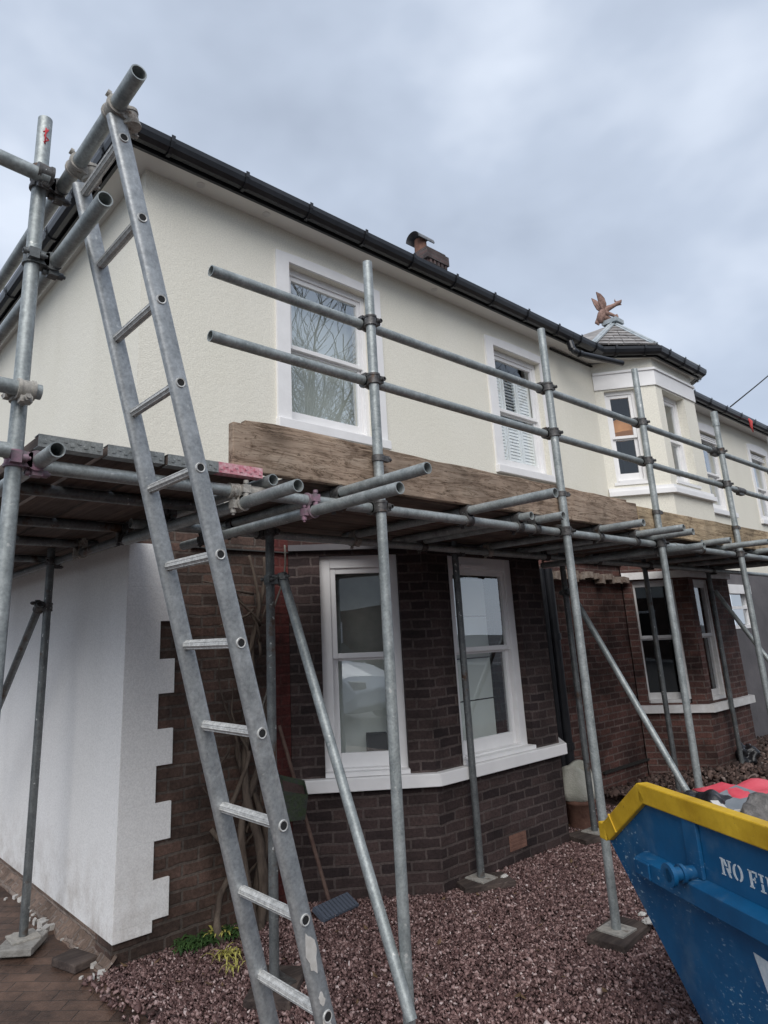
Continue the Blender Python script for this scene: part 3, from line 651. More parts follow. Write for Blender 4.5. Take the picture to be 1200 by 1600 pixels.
# bay one: left cant, front, right cant
Bp = [(1.165, .0), (1.93, -.57), (3.40, -.57), (4.02, .0)]
BF = [FR((*Bp[i], 0), (Bp[i+1][0]-Bp[i][0], Bp[i+1][1]-Bp[i][1])) for i in range(3)]
BL = [math.dist(Bp[i], Bp[i+1]) for i in range(3)]
L0_ = BL[0]
cw = (L0_-.735, L0_-.175, .72, 2.17)       # cant window opening
fwn = (2.21-1.93, 3.056-1.93, .72, 2.17)
mb = MB()
def soli(op): return lambda u, z: not (op[0] < u < op[1] and op[2] < z < op[3])
mb.wall(BF[0], [0, cw[0], cw[1], L0_], [-.05, .72, 2.17, 2.2], soli(cw), th=.2)
mb.wall(BF[1], [0, fwn[0], fwn[1], BL[1]], [-.05, .72, 2.17, 2.2], soli(fwn), th=.2)
mb.wall(BF[2], [0, .15, .65, BL[2]], [-.05, .72, 2.17, 2.2], soli((.15, .65, .72, 2.17)), th=.2)
mb.build('bay_wall', BR_DARK, H1, label='dark plum brick bay')
def offs(pts, o, end=.0):
    # outward offset polyline of the bay
    out_ = []
    n = len(pts)
    for i, p in enumerate(pts):
        es = []
        for a in (i-1, i):
            if 0 <= a < n-1:
                d = Vector((pts[a+1][0]-pts[a][0], pts[a+1][1]-pts[a][1])).normalized(); es.append(Vector((d.y, -d.x)))
        if len(es) == 2:
            b = (es[0]+es[1]).normalized(); q = Vector(p)+b*(o/b.dot(es[0]))
        else: q = Vector(p)+es[0]*o
        out_.append((q.x, q.y))
    return out_
def band(pts, o0, o1, z0, z1, mb):
    A = offs(pts, o0); B = offs(pts, o1)
    for i in range(len(pts)-1):
        mb.hexa([(*B[i], z0), (*B[i+1], z0), (*A[i+1], z0), (*A[i], z0), (*B[i], z1), (*B[i+1], z1), (*A[i+1], z1), (*A[i], z1)])
mb = MB(); band(Bp, -.09, .055, .635, .715, mb); mb.build('bay_sill', PIT, H1, bevel=.005, label='white bay sill')
mb = MB(); band(Bp, -.15, .05, 2.203, 2.245, mb); mb.add([(1.2, -.01, 2.244), (1.95, -.53, 2.244), (3.38, -.53, 2.244), (4.0, -.01, 2.244)], [(0, 1, 2, 3)]); mb.build('bay_roof', BR_GREY, H1)
W = sash(H1, BF[0], *cw, 1.46, fw=.075, rec=.055, glass=GLASS_L, room=None, label='bay window on the canted side'); 
s_ = MB(); s_.wbox(BF[0], cw[0], cw[1], -.06, .02, .718, .745); s_.build('sill', PIT, W)
b_ = MB(); b_.wbox(BF[0], cw[0]+.03, cw[1]-.03, -.30, -.294, .76, 1.46); b_.build('blind', BLIND, W)
b_ = MB(); b_.wbox(BF[0], cw[0]+.03, cw[1]-.03, -.30, -.294, 1.47, 2.12); b_.build('blind', NET, W)
b_ = MB(); b_.wbox(BF[0], cw[0]+.30, cw[0]+.44, -.24, -.17, .80, .95); b_.build('ornament', RUBBER, W, label='small black box on the inner sill')
W = sash(H1, BF[1], *fwn, 1.46, fw=.085, rec=.055, glass=GLASS_L, room=None, label='bay window on the front face')
s_ = MB(); s_.wbox(BF[1], fwn[0], fwn[1], -.06, .02, .718, .745); s_.build('sill', PIT, W)
b_ = MB(); b_.wbox(BF[1], fwn[0]+.06, fwn[1]-.17, -.22, -.214, .80, 1.09); b_.wbox(BF[1], fwn[0]+.06, fwn[1]-.17, -.22, -.214, 1.10, 1.40); b_.wbox(BF[1], fwn[0]+.06, fwn[1]-.17, -.22, -.214, 1.41, 1.72); b_.wbox(BF[1], fwn[0]+.06, fwn[1]-.17, -.22, -.214, 1.73, 2.02); b_.build('blind', BLIND, W)
b_ = MB(); b_.wbox(BF[1], fwn[0]+.2, fwn[0]+.52, -.05, -.035, 2.098, 2.115); b_.build('trickle_vent', PIT, W)
W = sash(H1, BF[2], .15, .65, .72, 2.17, 1.46, fw=.07, rec=.055, glass=GLASS_L, room=None)
mb = MB(); 
for i in range(4): mb.wbox(BF[1], .72, .90, -.002, .006, .095+i*.024, .108+i*.024)
mb.wbox(BF[1], .71, .91, -.002, .003, .088, .19)
mb.build('air_brick', TERRA, H1)
# soffit, fascia, gutter
def eaves(parent, poly, z_s=ZS, gut=True, dz=0, brk=.62, closed=False):
    s = MB(); band(poly, -.01, .165, z_s, z_s+.02, s); s.build('soffit', SOFF, parent)
    s = MB(); band(poly, .165, .188, z_s-.012, z_s+.12, s); s.build('fascia', BLACK, parent)
    # gutter: half round swept along an offset line
    A = offs(poly, .24); g = MB(); zc = z_s+.055
    prof = [(-.055, .035), (-.058, .0), (-.048, -.035), (-.022, -.056), (.012, -.056), (.042, -.035), (.055, 0.0), (.057, .035), (.051, .035), (.048, .0), (.036, -.028), (.01, -.048), (-.02, -.048), (-.044, -.028), (-.051, .0), (-.050, .035)]
    ns = [offs(poly, .24+a) for a, b in prof]
    V = []; F_ = []; K = len(prof)
    for i in range(len(poly)):
        for k in range(K): V.append((ns[k][i][0], ns[k][i][1], zc+prof[k][1]))
    for i in range(len(poly)-1):
        for k in range(K): F_.append((i*K+k, i*K+(k+1) % K, (i+1)*K+(k+1) % K, (i+1)*K+k))
    F_ += [tuple(range(K-1, -1, -1)), tuple((len(poly)-1)*K+k for k in range(K))]
    g.add(V, F_); G = g.build('gutter', BLACK, parent)
    for i in range(len(A)-1):
        a0, a1 = Vector((*A[i], 0)), Vector((*A[i+1], 0)); L = (a1-a0).length; d = (a1-a0)/L; nrm = Vector((d.y, -d.x, 0)); n = max(1, int(L/brk)); 
        for k in range(n+1):
            c = a0+d*(L*(k+.5)/(n+1)); b = MB()
            pr = [(-.060, .045), (-.064, 0), (-.052, -.040), (-.024, -.064), (.014, -.064), (.047, -.040), (.062, 0), (.064, .045)]
            for j in range(len(pr)-1):
                (x0, z0), (x1, z1) = pr[j], pr[j+1]; w_ = d*.014
                ex = nrm*.004
                p0 = c+nrm*x0+Vector((0, 0, zc+z0)); p1 = c+nrm*x1+Vector((0, 0, zc+z1)); up = (p1-p0).normalized().cross(d)*.005
                b.hexa([p0-w_, p0+w_, p1+w_, p1-w_, p0-w_-up, p0+w_-up, p1+w_-up, p1-w_-up])
            b.build('gutter_bracket', BLACK, G)
    return G
eaves(H1, [(0, 11.0), (0, 0), (5.06, 0)])
for (x, y) in ((.38, -.085), (.95, -.085), (-.075, .9), (2.9, -.085)):
    mb = MB(); mb.cyl((x, y, ZS-.004), (x, y, ZS+.001), .032, n=20); mb.build('soffit_vent', PAINT_OLD, H1)
# hipped slate roof
mb = MB(); ov = .22; z0 = ZS+.125; yb = 8.6; hr = 2.35
mb.add([(-ov, -ov, z0), (4.42, -ov, z0), (4.42, 4.2, z0+hr), (4.2, 4.2, z0+hr), (-ov, yb, z0), (4.42, yb, z0)], [(0, 1, 2, 3), (4, 0, 3), (5, 4, 3, 2)])
r_ = mb.build('roof', SLATE, H1)
# edge row of slates showing above the gutter
mb = MB()
for i in range(20):
    x = -.2+i*.23; mb.box(x, x+.222, -.215, -.10, ZS+.128, ZS+.140)
for i in range(46):
    y = -.2+i*.23; mb.box(-.215, -.10, y, y+.222, ZS+.1285, ZS+.1405)
mb.build('slate_edge', SLATE, r_)
# chimney
mb = MB(); cx0, cx1, cy0, cy1 = 5.56, 6.0, 2.2, 2.75
cx0, cx1, cy0, cy1 = 5.62, 6.0, 2.26, 2.80
mb.box(cx0, cx1, cy0, cy1, 5.4, 7.26); mb.box(cx0-.03, cx1+.03, cy0-.03, cy1+.03, 7.26, 7.33)
for k in range(5): mb.box(cx0+.0+k*.09, cx0+.05+k*.09, cy0-.055, cy0-.03, 7.26, 7.33)
for k in range(6): mb.box(cx0-.055, cx0-.03, cy0+k*.10, cy0+.05+k*.10, 7.26, 7.33)
mb.box(cx0-.07, cx1+.07, cy0-.07, cy1+.07, 7.33, 7.49); mb.box(cx0-.035, cx1+.035, cy0-.035, cy1+.035, 7.49, 7.545)
# ------------------------------------------------------------------ house two
H2 = thing('bay_house', 'cream neighbour house with red brick ground floor and two storey slate roofed bay', 'house', (5.06, 0, 0))
C_ = mb.build('chimney', CHIM, H2)
mb = MB(); px, py = 5.76, 2.50
mb.cyl((px, py, 7.54), (px, py, 7.62), .12, .11, 20); mb.cyl((px, py, 7.62), (px, py, 7.84), .105, .098, 20); mb.build('chimney_pot', TERRA, C_)
mb = MB(); n = 14; V = []
for i in range(n+1):
    a = math.pi*(i/n); V += [(px-.19, py+.145*math.cos(a), 7.79+.14*math.sin(a)), (px+.19, py+.145*math.cos(a), 7.79+.14*math.sin(a))]
mb.add(V, [(2*i, 2*i+1, 2*i+3, 2*i+2) for i in range(n)], True)
V2 = [(x*1.0, py+(y-py)*.9, 7.79+(z-7.79)*.9) for x, y, z in V]; mb.add(V2, [(2*i+2, 2*i+3, 2*i+1, 2*i) for i in range(n)], True)
mb.build('cowl', SLATE, C_)
Op = [(5.93, 0), (6.36, -.57), (7.50, -.57), (7.97, 0)]
OF = [FR((*Op[i], 0), (Op[i+1][0]-Op[i][0], Op[i+1][1]-Op[i][1])) for i in range(3)]
OL = [math.dist(Op[i], Op[i+1]) for i in range(3)]
w3 = (9.02, 9.82, 3.26, 4.50); w4 = (11.15, 11.95, 3.26, 4.50)
mb = MB(); us = [5.06, 5.93, 7.97, w3[0], w3[1], w4[0], w4[1], 16]
mb.wall(WF, us, [2.34, 3.26, 4.50, ZS], lambda u, z: not (5.93 < u < 7.97) and not (w3[0] < u < w3[1] and 3.26 < z < 4.5) and not (w4[0] < u < w4[1] and 3.26 < z < 4.5), th=.24)
oc = (.11, .47, 3.27, 4.44); of = (.17, .80, 3.27, 4.44); orr = (.15, .55, 3.27, 4.44)
for F_, L_, op in ((OF[0], OL[0], oc), (OF[1], OL[1], of), (OF[2], OL[2], orr)):
    mb.wall(F_, [0, op[0], op[1], L_], [2.30, op[2], op[3], ZS], soli(op), th=.16)
mb.build('rendered_wall', CREAM, H2)
# white frieze, sill band of the oriel
mb = MB(); band(Op, .0, .018, 4.46, 4.67, mb); band(Op, .018, .035, 4.655, 4.685, mb); mb.build('frieze', PIT, H2)
mb = MB(); band(Op, -.0, .055, 3.10, 3.155, mb); band(Op, .0, .03, 3.155, 3.20, mb); mb.build('oriel_sill', PIT, H2, label='white moulded sill of the upper bay')
W = sash(H2, OF[0], *oc, 3.83, fw=.035, rec=.05, glass=GLASS_O, room=None, label='upper bay window with an orange lampshade behind it')
s_ = MB(); s_.wbox(OF[0], oc[0]-.03, oc[1]+.03, -.05, .015, 3.235, 3.27); s_.build('sill', PIT, W)
W = sash(H2, OF[1], *of, 3.83, fw=.05, rec=.10, glass=GLASS_O, room=None, label='upper bay window on the front face')
b_ = MB(); b_.wbox(OF[1], of[0]+.02, of[1]-.02, -.26, -.255, 3.3, 4.40); b_.build('blind', BLIND, W)
s_ = MB(); s_.wbox(OF[1], of[0]-.03, of[1]+.03, -.05, .015, 3.235, 3.27); s_.build('sill', PIT, W)
W = sash(H2, OF[2], *orr, 3.83, fw=.05, rec=.05, glass=GLASS_O, room=None)
b_ = MB(); b_.wbox(OF[2], orr[0]-.1, orr[1]+.1, -.26, -.255, 3.3, 4.40); b_.build('blind', BLIND, W)
for ww, nm in ((w3, 'upper window right of the two storey bay'), (w4, 'farthest upper window')):
    W = sash(H2, WF, *ww, 3.85, fw=.05, rec=.06, glass=GLASS_U, room=DARKER, label=nm); surround(W, WF, *ww, sw=.10, st=.12, arch=.12)
    q = MB()
    for k in range(3): q.wbox(WF, ww[0]+.03, ww[1]-.03, -.058+k*.004, -.03+k*.010, ww[3]-.05-k*.04, ww[3]-.03-k*.04)
    q.build('head_moulding', PIT, W)
# ground floor of house two
mb = MB(); mb.wall(FR((0, .012, 0), (1, 0)), [X12, 5.93], [-.05, 2.34], lambda u, z: True, th=.22)
b2c = (.11, .55, .76, 2.10); b2f = (.12, .62, .76, 2.10); b2r = (.15, .55, .76, 2.10)
for F_, L_, op in ((OF[0], OL[0], b2c), (OF[1], OL[1], b2f), (OF[2], OL[2], b2r)):
    mb.wall(F_, [0, op[0], op[1], L_], [-.05, op[2], op[3], 2.30], soli(op), th=.16)
mb.build('brick_wall', BR_RED, H2, label='red brown brick ground floor')
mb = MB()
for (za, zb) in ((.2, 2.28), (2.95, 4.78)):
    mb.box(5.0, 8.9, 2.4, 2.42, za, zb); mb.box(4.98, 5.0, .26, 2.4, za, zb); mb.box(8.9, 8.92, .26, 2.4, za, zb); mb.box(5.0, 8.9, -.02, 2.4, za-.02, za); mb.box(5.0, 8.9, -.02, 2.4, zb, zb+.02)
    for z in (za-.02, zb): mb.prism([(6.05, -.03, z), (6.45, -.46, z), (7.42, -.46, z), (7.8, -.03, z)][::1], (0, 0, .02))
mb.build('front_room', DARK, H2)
mb = MB(); rr = random.Random(77); x = 4.40
while x < 5.95:
    l = rr.uniform(.05, .16); zt_ = 2.17+rr.uniform(-.02, .03); mb.obox((x+l/2, -.035+rr.uniform(-.02, .01), zt_-.045), (1, rr.uniform(-.15, .15), rr.uniform(-.1, .1)), (0, 1, 0), (0, 0, 1), l*.47, .045, .03+rr.uniform(0, .015)); x += l
mb.build('broken_course', RUBM, H2, label='broken course of pale rough masonry')
mb = MB(); band(Op, -.12, .06, .665, .745, mb); mb.build('bay_sill', PAINT_OLD, H2, label='worn white stone sill')
mb = MB(); band(Op, -.10, .035, 2.115, 2.195, mb); mb.build('bay_head', PAINT_OLD, H2, label='worn white band above the lower bay windows')
W = sash(H2, OF[0], b2c[0], b2c[1], .76, 2.10, 1.45, fw=.018, sw=.016, rec=.05, glass=GLASS_O, room=None, paint=PAINT_OLD, bot=.07, label='lower bay window, canted side')
s_ = MB(); s_.wbox(OF[0], b2c[1]-.085, b2c[1], -.049, -.01, .80, 2.10); s_.build('window_post', PAINT_OLD, W)
W = sash(H2, OF[1], b2f[0], b2f[1], .76, 2.10, 1.45, fw=.04, sw=.022, rec=.05, glass=GLASS_O, room=None, paint=PAINT_OLD, bot=.07, label='lower bay window, front face')
W = sash(H2, OF[2], .15, .55, .76, 2.10, 1.45, fw=.04, sw=.022, rec=.05, glass=GLASS_O, room=None, paint=PAINT_OLD)
mb = MB(); mb.wall(FR((0, .006, 0), (1, 0)), [7.97, 9.05, 9.75, 16], [-.05, 1.5, 2.02, 2.34], lambda u, z: not (9.05 < u < 9.75 and 1.5 < z < 2.02), th=.22); mb.build('grey_wall', BR_GREY, H2, label='grey painted wall beyond the second bay')
mb = MB(); mb.wbox(WF, 8.98, 9.82, -.02, .05, 2.0, 2.13); mb.wbox(WF, 9.03, 9.08, -.06, .0, 1.5, 2.0); mb.wbox(WF, 9.72, 9.77, -.06, 0, 1.5, 2.0); mb.wbox(WF, 9.08, 9.72, -.06, 0, 1.5, 1.55)
mb.wbox(WF, 9.08, 9.72, -.06, -.01, 1.78, 1.82)
W = mb.build('window', PIT, H2); mb = MB(); P = WF.p; mb.add([P(9.08, -.04, 1.55), P(9.72, -.04, 1.55), P(9.72, -.04, 2.0), P(9.08, -.04, 2.0)], [(0, 1, 2, 3)]); mb.build('pane', GLASS_U, W)
eaves(H2, [(5.065, 0), (5.85, 0), (6.42, -.45), (7.52, -.45), (7.95, 0), (16, 0)], ZS+.0)
mb = MB(); a, b = (5.9, 0), (8.0, 0)
# roofs: main slope and the little hipped roof over the bay with lead hips
mb.add([(4.42, -ov, z0), (16, -ov, z0), (16, 4.2, z0+hr), (4.42, 4.2, z0+hr), (4.42, yb, z0), (16, yb, z0)], [(0, 1, 2, 3), (3, 2, 5, 4)])
RF = mb.build('roof', SLATE, H2)
AP = Vector((6.99, .12, 5.74)); E = [Vector((5.68, -.20, 4.95)), Vector((6.33, -.66, 4.95)), Vector((7.61, -.66, 4.95)), Vector((8.10, -.20, 4.95))]
BK = Vector((6.95, 1.2, 5.74))
mb = MB(); mb.add([AP, E[0], E[1], E[2], E[3], BK, Vector((5.2, 1.2, 4.95)), Vector((8.7, 1.2, 4.95))], [(0, 1, 2), (0, 2, 3), (0, 3, 4), (0, 5, 6, 1), (0, 4, 7, 5)])
# courses of slates standing proud of the slopes
for (A_, B_) in ((E[0], E[1]), (E[1], E[2]), (E[2], E[3])):
    nrm = (B_-A_).cross(AP-A_).normalized()
    if nrm.z < 0: nrm = -nrm
    R_ = 8
    for k in range(R_):
        t0, t1 = k/R_, (k+1)/R_
        a0, b0 = A_.lerp(AP, t0), B_.lerp(AP, t0); a1, b1 = A_.lerp(AP, t1), B_.lerp(AP, t1)
        L = (b0-a0).length; c = max(1, int(L/.17)); 
        for j in range(c):
            u0_, u1_ = (j+.03)/c, (j+.97)/c; jj = random.uniform(0, .006)
            q0, q1 = a0.lerp(b0, u0_), a0.lerp(b0, u1_); q3, q2 = a1.lerp(b1, u0_), a1.lerp(b1, u1_)
            lift = nrm*(.022+jj); lo_ = nrm*.004
            mb.hexa([q0+lo_, q1+lo_, q2+lo_*.5, q3+lo_*.5, q0+lift, q1+lift, q2+nrm*.008, q3+nrm*.008])
SR = mb.build('bay_roof', SLATE_L, H2, label='small hipped slate roof over the bay')
mb = MB()
for e_ in E: 
    L = (e_-AP); s0 = AP; ax = L.normalized(); sd_ = ax.cross(Vector((0, 0, 1))).normalized()
    mb.obox(AP+L*.5+Vector((0, 0, .022)), ax, sd_, ax.cross(sd_), L.length/2, .045, .010)
    mb.cyl(AP+Vector((0, 0, .035)), e_+Vector((0, 0, .035)), .016, n=10)
mb.obox(AP+Vector((0, 0, .02)), (1, 0, 0), (0, 1, 0), (0, 0, 1), .11, .11, .03)
mb.build('hip_flashing', LEAD, SR)
# the loose length of downpipe hanging under the gutter
mb = MB(); mb.cyl((5.05, -.24, 4.80), (5.05, -.26, 4.70), .04, n=16); mb.sweep([(5.05, -.26, 4.72), (5.06, -.275, 4.675), (5.13, -.29, 4.655)], .036, 14); mb.pipe((5.12, -.288, 4.655), (5.83, -.45, 4.655), .034, .003); mb.cyl((5.125, -.29, 4.655), (5.17, -.30, 4.655), .041, n=18)
mb.build('gutter_outlet_pipe', BLACK, H2, label='short black pipe hanging from the gutter')
# tall black downpipe between the two bays
mb = MB(); mb.cyl((4.33, -.055, -.02), (4.33, -.055, 2.19), .05, n=18)
for z in (.5, 1.5): mb.cyl((4.33, -.055, z), (4.33, -.055, z+.06), .062, n=18); mb.box(4.25, 4.41, -.03, .01, z+.01, z+.05)
mb.cyl((4.25, -.03, -.02), (4.25, -.03, 2.19), .032, n=14)
mb.build('downpipe', BLACK, H1)

# dragon finial on the small roof
DG = thing('dragon_finial', 'terracotta winged dragon crouched on the peak of the small bay roof', 'roof ornament', tuple(AP+Vector((-.04, 0, .045))))
def dg(x, y, z): return AP+Vector((x, y, z))
mb = MB()
ex = Vector((.759, -.65, 0))               # the dragon lies roughly across the view
def dv2(a, b, c=0): return AP+ex*a+Vector((0, 0, b))+Vector((.65, .759, 0))*c
mb.sweep([dv2(-.17, .03), dv2(-.165, .09), dv2(-.13, .16), dv2(-.09, .215), dv2(-.04, .25), dv2(.02, .275), dv2(.08, .305), dv2(.12, .325), dv2(.15, .345), dv2(.175, .375)],
         [.030, .055, .066, .058, .045, .034, .028, .036, .026, .008], 12)
mb.sweep([dv2(-.14, .12, .0), dv2(-.08, .10), dv2(-.02, .07), dv2(.0, .03)], [.04, .045, .034, .02], 10)
mb.sweep([dv2(-.10, .17, -.04), dv2(-.03, .13, -.05), dv2(.04, .10, -.04), dv2(.055, .04, -.03)], [.03, .026, .02, .018], 8)
mb.sweep([dv2(-.12, .06, .03), dv2(-.19, .10, .04), dv2(-.21, .05, .03), dv2(-.2, .0, .0)], [.035, .04, .03, .012], 8)
mb.sweep([dv2(.11, .31), dv2(.145, .305), dv2(.165, .30)], [.02, .014, .006], 8)       # lower jaw
mb.sweep([dv2(.10, .34, .01), dv2(.085, .375, .015), dv2(.09, .40, .015)], [.014, .009, .003], 6)
mb.sweep([dv2(.06, .06), dv2(.075, .12), dv2(.07, .15)], [.03, .022, .016], 8)
mb.build('body', STONE_D, DG)
for sgn in (-1, 1):
    mb = MB(); c = .035*sgn
    out_l = [dv2(-.12, .20, c), dv2(-.175, .27, c*1.6), dv2(-.195, .36, c*2.2), dv2(-.21, .465, c*2.6), dv2(-.15, .43, c*2.6), dv2(-.10, .37, c*2.2), dv2(-.075, .29, c*1.6), dv2(-.08, .23, c)]
    th = Vector((.65, .759, 0))*.018
    mb.prism([p-th/2 for p in out_l], th)
    for k in (1, 2, 3, 4): mb.sweep([dv2(-.10, .22, c), out_l[k+1]], [.010, .004], 6)
    mb.build('wing', STONE_D, DG)
# lamp in the oriel room
LP = thing('pendant_lamp', 'orange domed lampshade glowing inside the upper bay window', 'lamp', (6.56, -.02, 3.60))
mb = MB(); V = []; F_ = []; nu, nv = 20, 12
for j in range(nv+1):
    for i in range(nu):
        a = 2*math.pi*i/nu; b = math.pi*.5*j/nv; V.append((6.56+.26*math.sin(b)*math.cos(a), -.02+.26*math.sin(b)*math.sin(a), 3.975+.24*math.cos(b)))
for j in range(nv):
    for i in range(nu): F_.append((j*nu+i, (j+1)*nu+i, (j+1)*nu+(i+1) % nu, j*nu+(i+1) % nu))
F_.append(tuple(nv*nu+i for i in range(nu))); mb.add(V, F_, True); mb.build('lamp_shade', ORANGE, LP)
mb = MB(); mb.cyl((6.56, -.02, 4.18), (6.56, -.02, 4.76), .006, n=6); mb.build('flex', RUBBER, LP)

# ------------------------------------------------------------------ scaffold
TR = .02415
SC = thing('scaffold', 'galvanised tube scaffold wrapping the corner and front of both houses', 'scaffold', (0, -1.66, 0))
def tube(name, p0, p1, m_=None, label=None, extra=None):
    mb = MB(); mb.pipe(p0, p1, TR)
    return mb.build(name, m_ or GALV, SC, label=label)
YO, YI, ZL = -1.66, -.66, 2.18
Sx = [(.490, .495), (2.062, 2.064), (3.36, 3.31), (4.88, 4.86), (6.35, 6.35), (7.85, 7.85)]
for i, (xt, xb) in enumerate(Sx):
    zt = [3.45, 3.53, 3.56, 3.48, 3.5, 3.5][i]
    tube('standard', (xb, YO, .03), (xt, YO, zt))
tube('standard', (-1.092, -1.68, .03), (-1.09, -1.68, 3.43), label='tall pole at the outer corner with a red paint mark near its top')
mb = MB(); 
for (a, b) in (((-.016, 3.36), (.0, 3.375)), ((.0, 3.375), (-.012, 3.345)), ((-.012, 3.345), (.004, 3.335)), ((.004, 3.335), (-.012, 3.318)), ((-.008, 3.378), (-.008, 3.312))):
    # painted strokes follow the tube surface
    P_ = []
    for (s_, z_) in (a, b):
        an = math.radians(-72)+s_/TR; P_.append(Vector((-1.0905+math.cos(an)*(TR+.0003), -1.68+math.sin(an)*(TR+.0003), z_)))
    mb.sweep(P_, .0028, 5)
mb.build('paint_mark', PAINTRED, SC)
Ix = [(.46, -.80), (2.205, -.65), (3.62, -.66), (5.15, -.66), (6.72, -.66)]
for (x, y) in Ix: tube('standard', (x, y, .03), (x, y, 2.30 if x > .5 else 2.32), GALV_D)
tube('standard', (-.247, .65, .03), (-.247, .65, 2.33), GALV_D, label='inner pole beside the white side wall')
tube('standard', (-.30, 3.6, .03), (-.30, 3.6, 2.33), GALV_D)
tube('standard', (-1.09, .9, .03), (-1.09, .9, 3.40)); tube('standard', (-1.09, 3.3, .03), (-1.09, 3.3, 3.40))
# rails along the front, lapped lengths
tube('guard_rail', (-.38, YO+.0485, 3.115), (4.84, YO+.0485, 3.125)); tube('guard_rail', (4.84, YO+.0485, 3.125), (10.2, YO+.0485, 3.14))
tube('guard_rail', (-.38, YO+.0485, 2.816), (5.3, YO+.0485, 2.805)); tube('guard_rail', (5.3, YO+.0485, 2.805), (10.2, YO+.0485, 2.80))
for q in ((4.84, 3.125), (5.3, 2.805)):
    mb = MB(); mb.cyl((q[0]-.09, YO+.0485, q[1]), (q[0]+.09, YO+.0485, q[1]), .032, n=18); mb.box(q[0]-.06, q[0]+.06, YO+.03, YO+.065, q[1]-.045, q[1]-.02); mb.build('sleeve', COUP, SC)
tube('ledger', (-1.06, YO+.0485, 2.178), (-.20, YO+.0485, 2.178)); tube('ledger', (-.20, YO+.0485, 2.178), (3.75, YO+.0485, 2.178)); tube('ledger', (3.75, YO+.0485, 2.178), (10.2, YO+.0485, 2.175))
for x in (-.20, 3.75):
    mb = MB(); mb.cyl((x-.09, YO+.0485, 2.178), (x+.09, YO+.0485, 2.178), .030, n=18); mb.build('sleeve', COUP_L if x < 0 else GALV, SC)
tube('ledger', (-.30, YI-.0485, 2.185), (4.3, YI-.0485, 2.185)); tube('ledger', (4.3, YI-.0485, 2.185), (10.2, YI-.0485, 2.185))
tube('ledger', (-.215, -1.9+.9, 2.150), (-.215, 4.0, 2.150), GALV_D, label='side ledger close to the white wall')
# side rails
tube('guard_rail', (-1.02, -2.335, 3.165), (-1.02, 4.0, 3.19), label='topmost side rail whose end sticks out above the ladder')
tube('guard_rail', (-1.02, -2.13, 2.872), (-1.02, 4.0, 2.885), label='side rail with its open end below the ladder top')
tube('ledger', (-1.02, -1.86, 2.172), (-1.02, 4.0, 2.172), label='side ledger with its open end beside the corner pole')
tube('tie_tube', (-3.2, -1.738, 3.30), (-1.075, -1.735, 3.157), label='tube running left from the head of the corner pole')
tube('tie_tube', (-3.0, -1.735, 2.40), (-1.045, -1.735, 2.385), label='short-ended tube running left at mid height')
tube('tie_tube', (-3.0, -1.735, 2.19), (-1.12, -1.73, 2.185))
# transoms on the ledgers
for (x, ye, z, y1) in ((-.123, -1.68, 2.228, -.5), (-.231, -1.99, 2.13, -.5), (.278, -2.154, 2.228, -.45), (.119, -2.152, 2.13, -.45), (1.176, -2.153, 2.228, -.60), (1.632, -1.71, 2.228, -.60),
                       (1.80, -1.81, 2.228, -.60), (2.535, -1.925, 2.228, -.60), (3.038, -1.96, 2.228, -.6), (3.308, -1.91, 2.228, -.6), (3.40, -1.93, 2.13, -.6), (4.62, -1.97, 2.228, -.6), (4.15, -1.85, 2.228, -.6), (5.4, -1.9, 2.228, -.6), (6.1, -1.85, 2.228, -.6), (7.0, -1.9, 2.228, -.6)):
    tube('transom', (x, ye, z), (x, y1, z))
for (y, z) in ((-1.145, 2.205), (-.44, 2.205), (.2, 2.205), (1.0, 2.205), (2.0, 2.205)):
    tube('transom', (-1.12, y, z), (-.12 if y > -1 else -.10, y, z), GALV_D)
# braces
tube('brace', (.50, -.862, 1.93), (.448, -1.72, .20)); tube('brace', (3.57, -.73, 1.92), (3.40, -1.715, .12)); tube('brace', (6.67, -.72, 1.95), (6.4, -1.71, .3))
tube('brace', (-.30, .62, 1.88), (-.30, 1.9, .78), GALV_D, label='diagonal tube beside the white side wall')
# couplers
def coupler(c, da, db, off, m_=None, bolt=None):
    """c = centre of tube a, off = vector from tube a to tube b"""
    c = Vector(c); da = Vector(da).normalized(); db = Vector(db).normalized(); off = Vector(off); cb = c+off
    mb = MB()
    for cc, d in ((c, da), (cb, db)):
        mb.cyl(cc-d*.024, cc+d*.024, .0295, n=18); mb.cyl(cc-d*.026, cc-d*.016, .0325, n=18); mb.cyl(cc+d*.016, cc+d*.026, .0325, n=18)
    on = off.normalized() if off.length > 1e-6 else Vector((0, 0, 1))
    mb.obox(c+off*.5, on, da, on.cross(da), .016, .024, .026)
    # bolts with nuts on the outer flaps
    for cc, d, s in ((c, da, -1), (cb, db, 1)):
        t = on.cross(d).normalized()
        p = cc-t*.036*s+on*(.006*s)
        mb.obox(p, on, d, t, .016, .018, .010)
        mb.cyl(p-on*.034, p+on*.042, .0065, n=8); mb.cyl(p+on*.018, p+on*.034, .0125, n=6); mb.cyl(p-on*.034, p-on*.022, .011, n=6)
    return mb.build('coupler', m_ or COUP, SC)
for i, (xt, xb) in enumerate(Sx):
    for z in (3.12, 2.81, 2.178):
        x = xb+(xt-xb)*z/3.5
        coupler((x, YO, z), (0, 0, 1), (1, 0, 0), (0, .0485, 0))
    if i < 4:
        x = xb+(xt-xb)*2.4/3.5
        mb = MB(); mb.cyl((x, YO, 2.395), (x, YO, 2.425), .030, n=18); mb.obox((x+.035, YO-.01, 2.41), (1, 0, 0), (0, 1, 0), (0, 0, 1), .02, .012, .014); mb.cyl((x+.0, YO-.012, 2.41), (x+.075, YO-.012, 2.41), .006, n=8); mb.cyl((x+.05, YO-.012, 2.41), (x+.066, YO-.012, 2.41), .012, n=6); mb.build('coupler', COUP, SC)
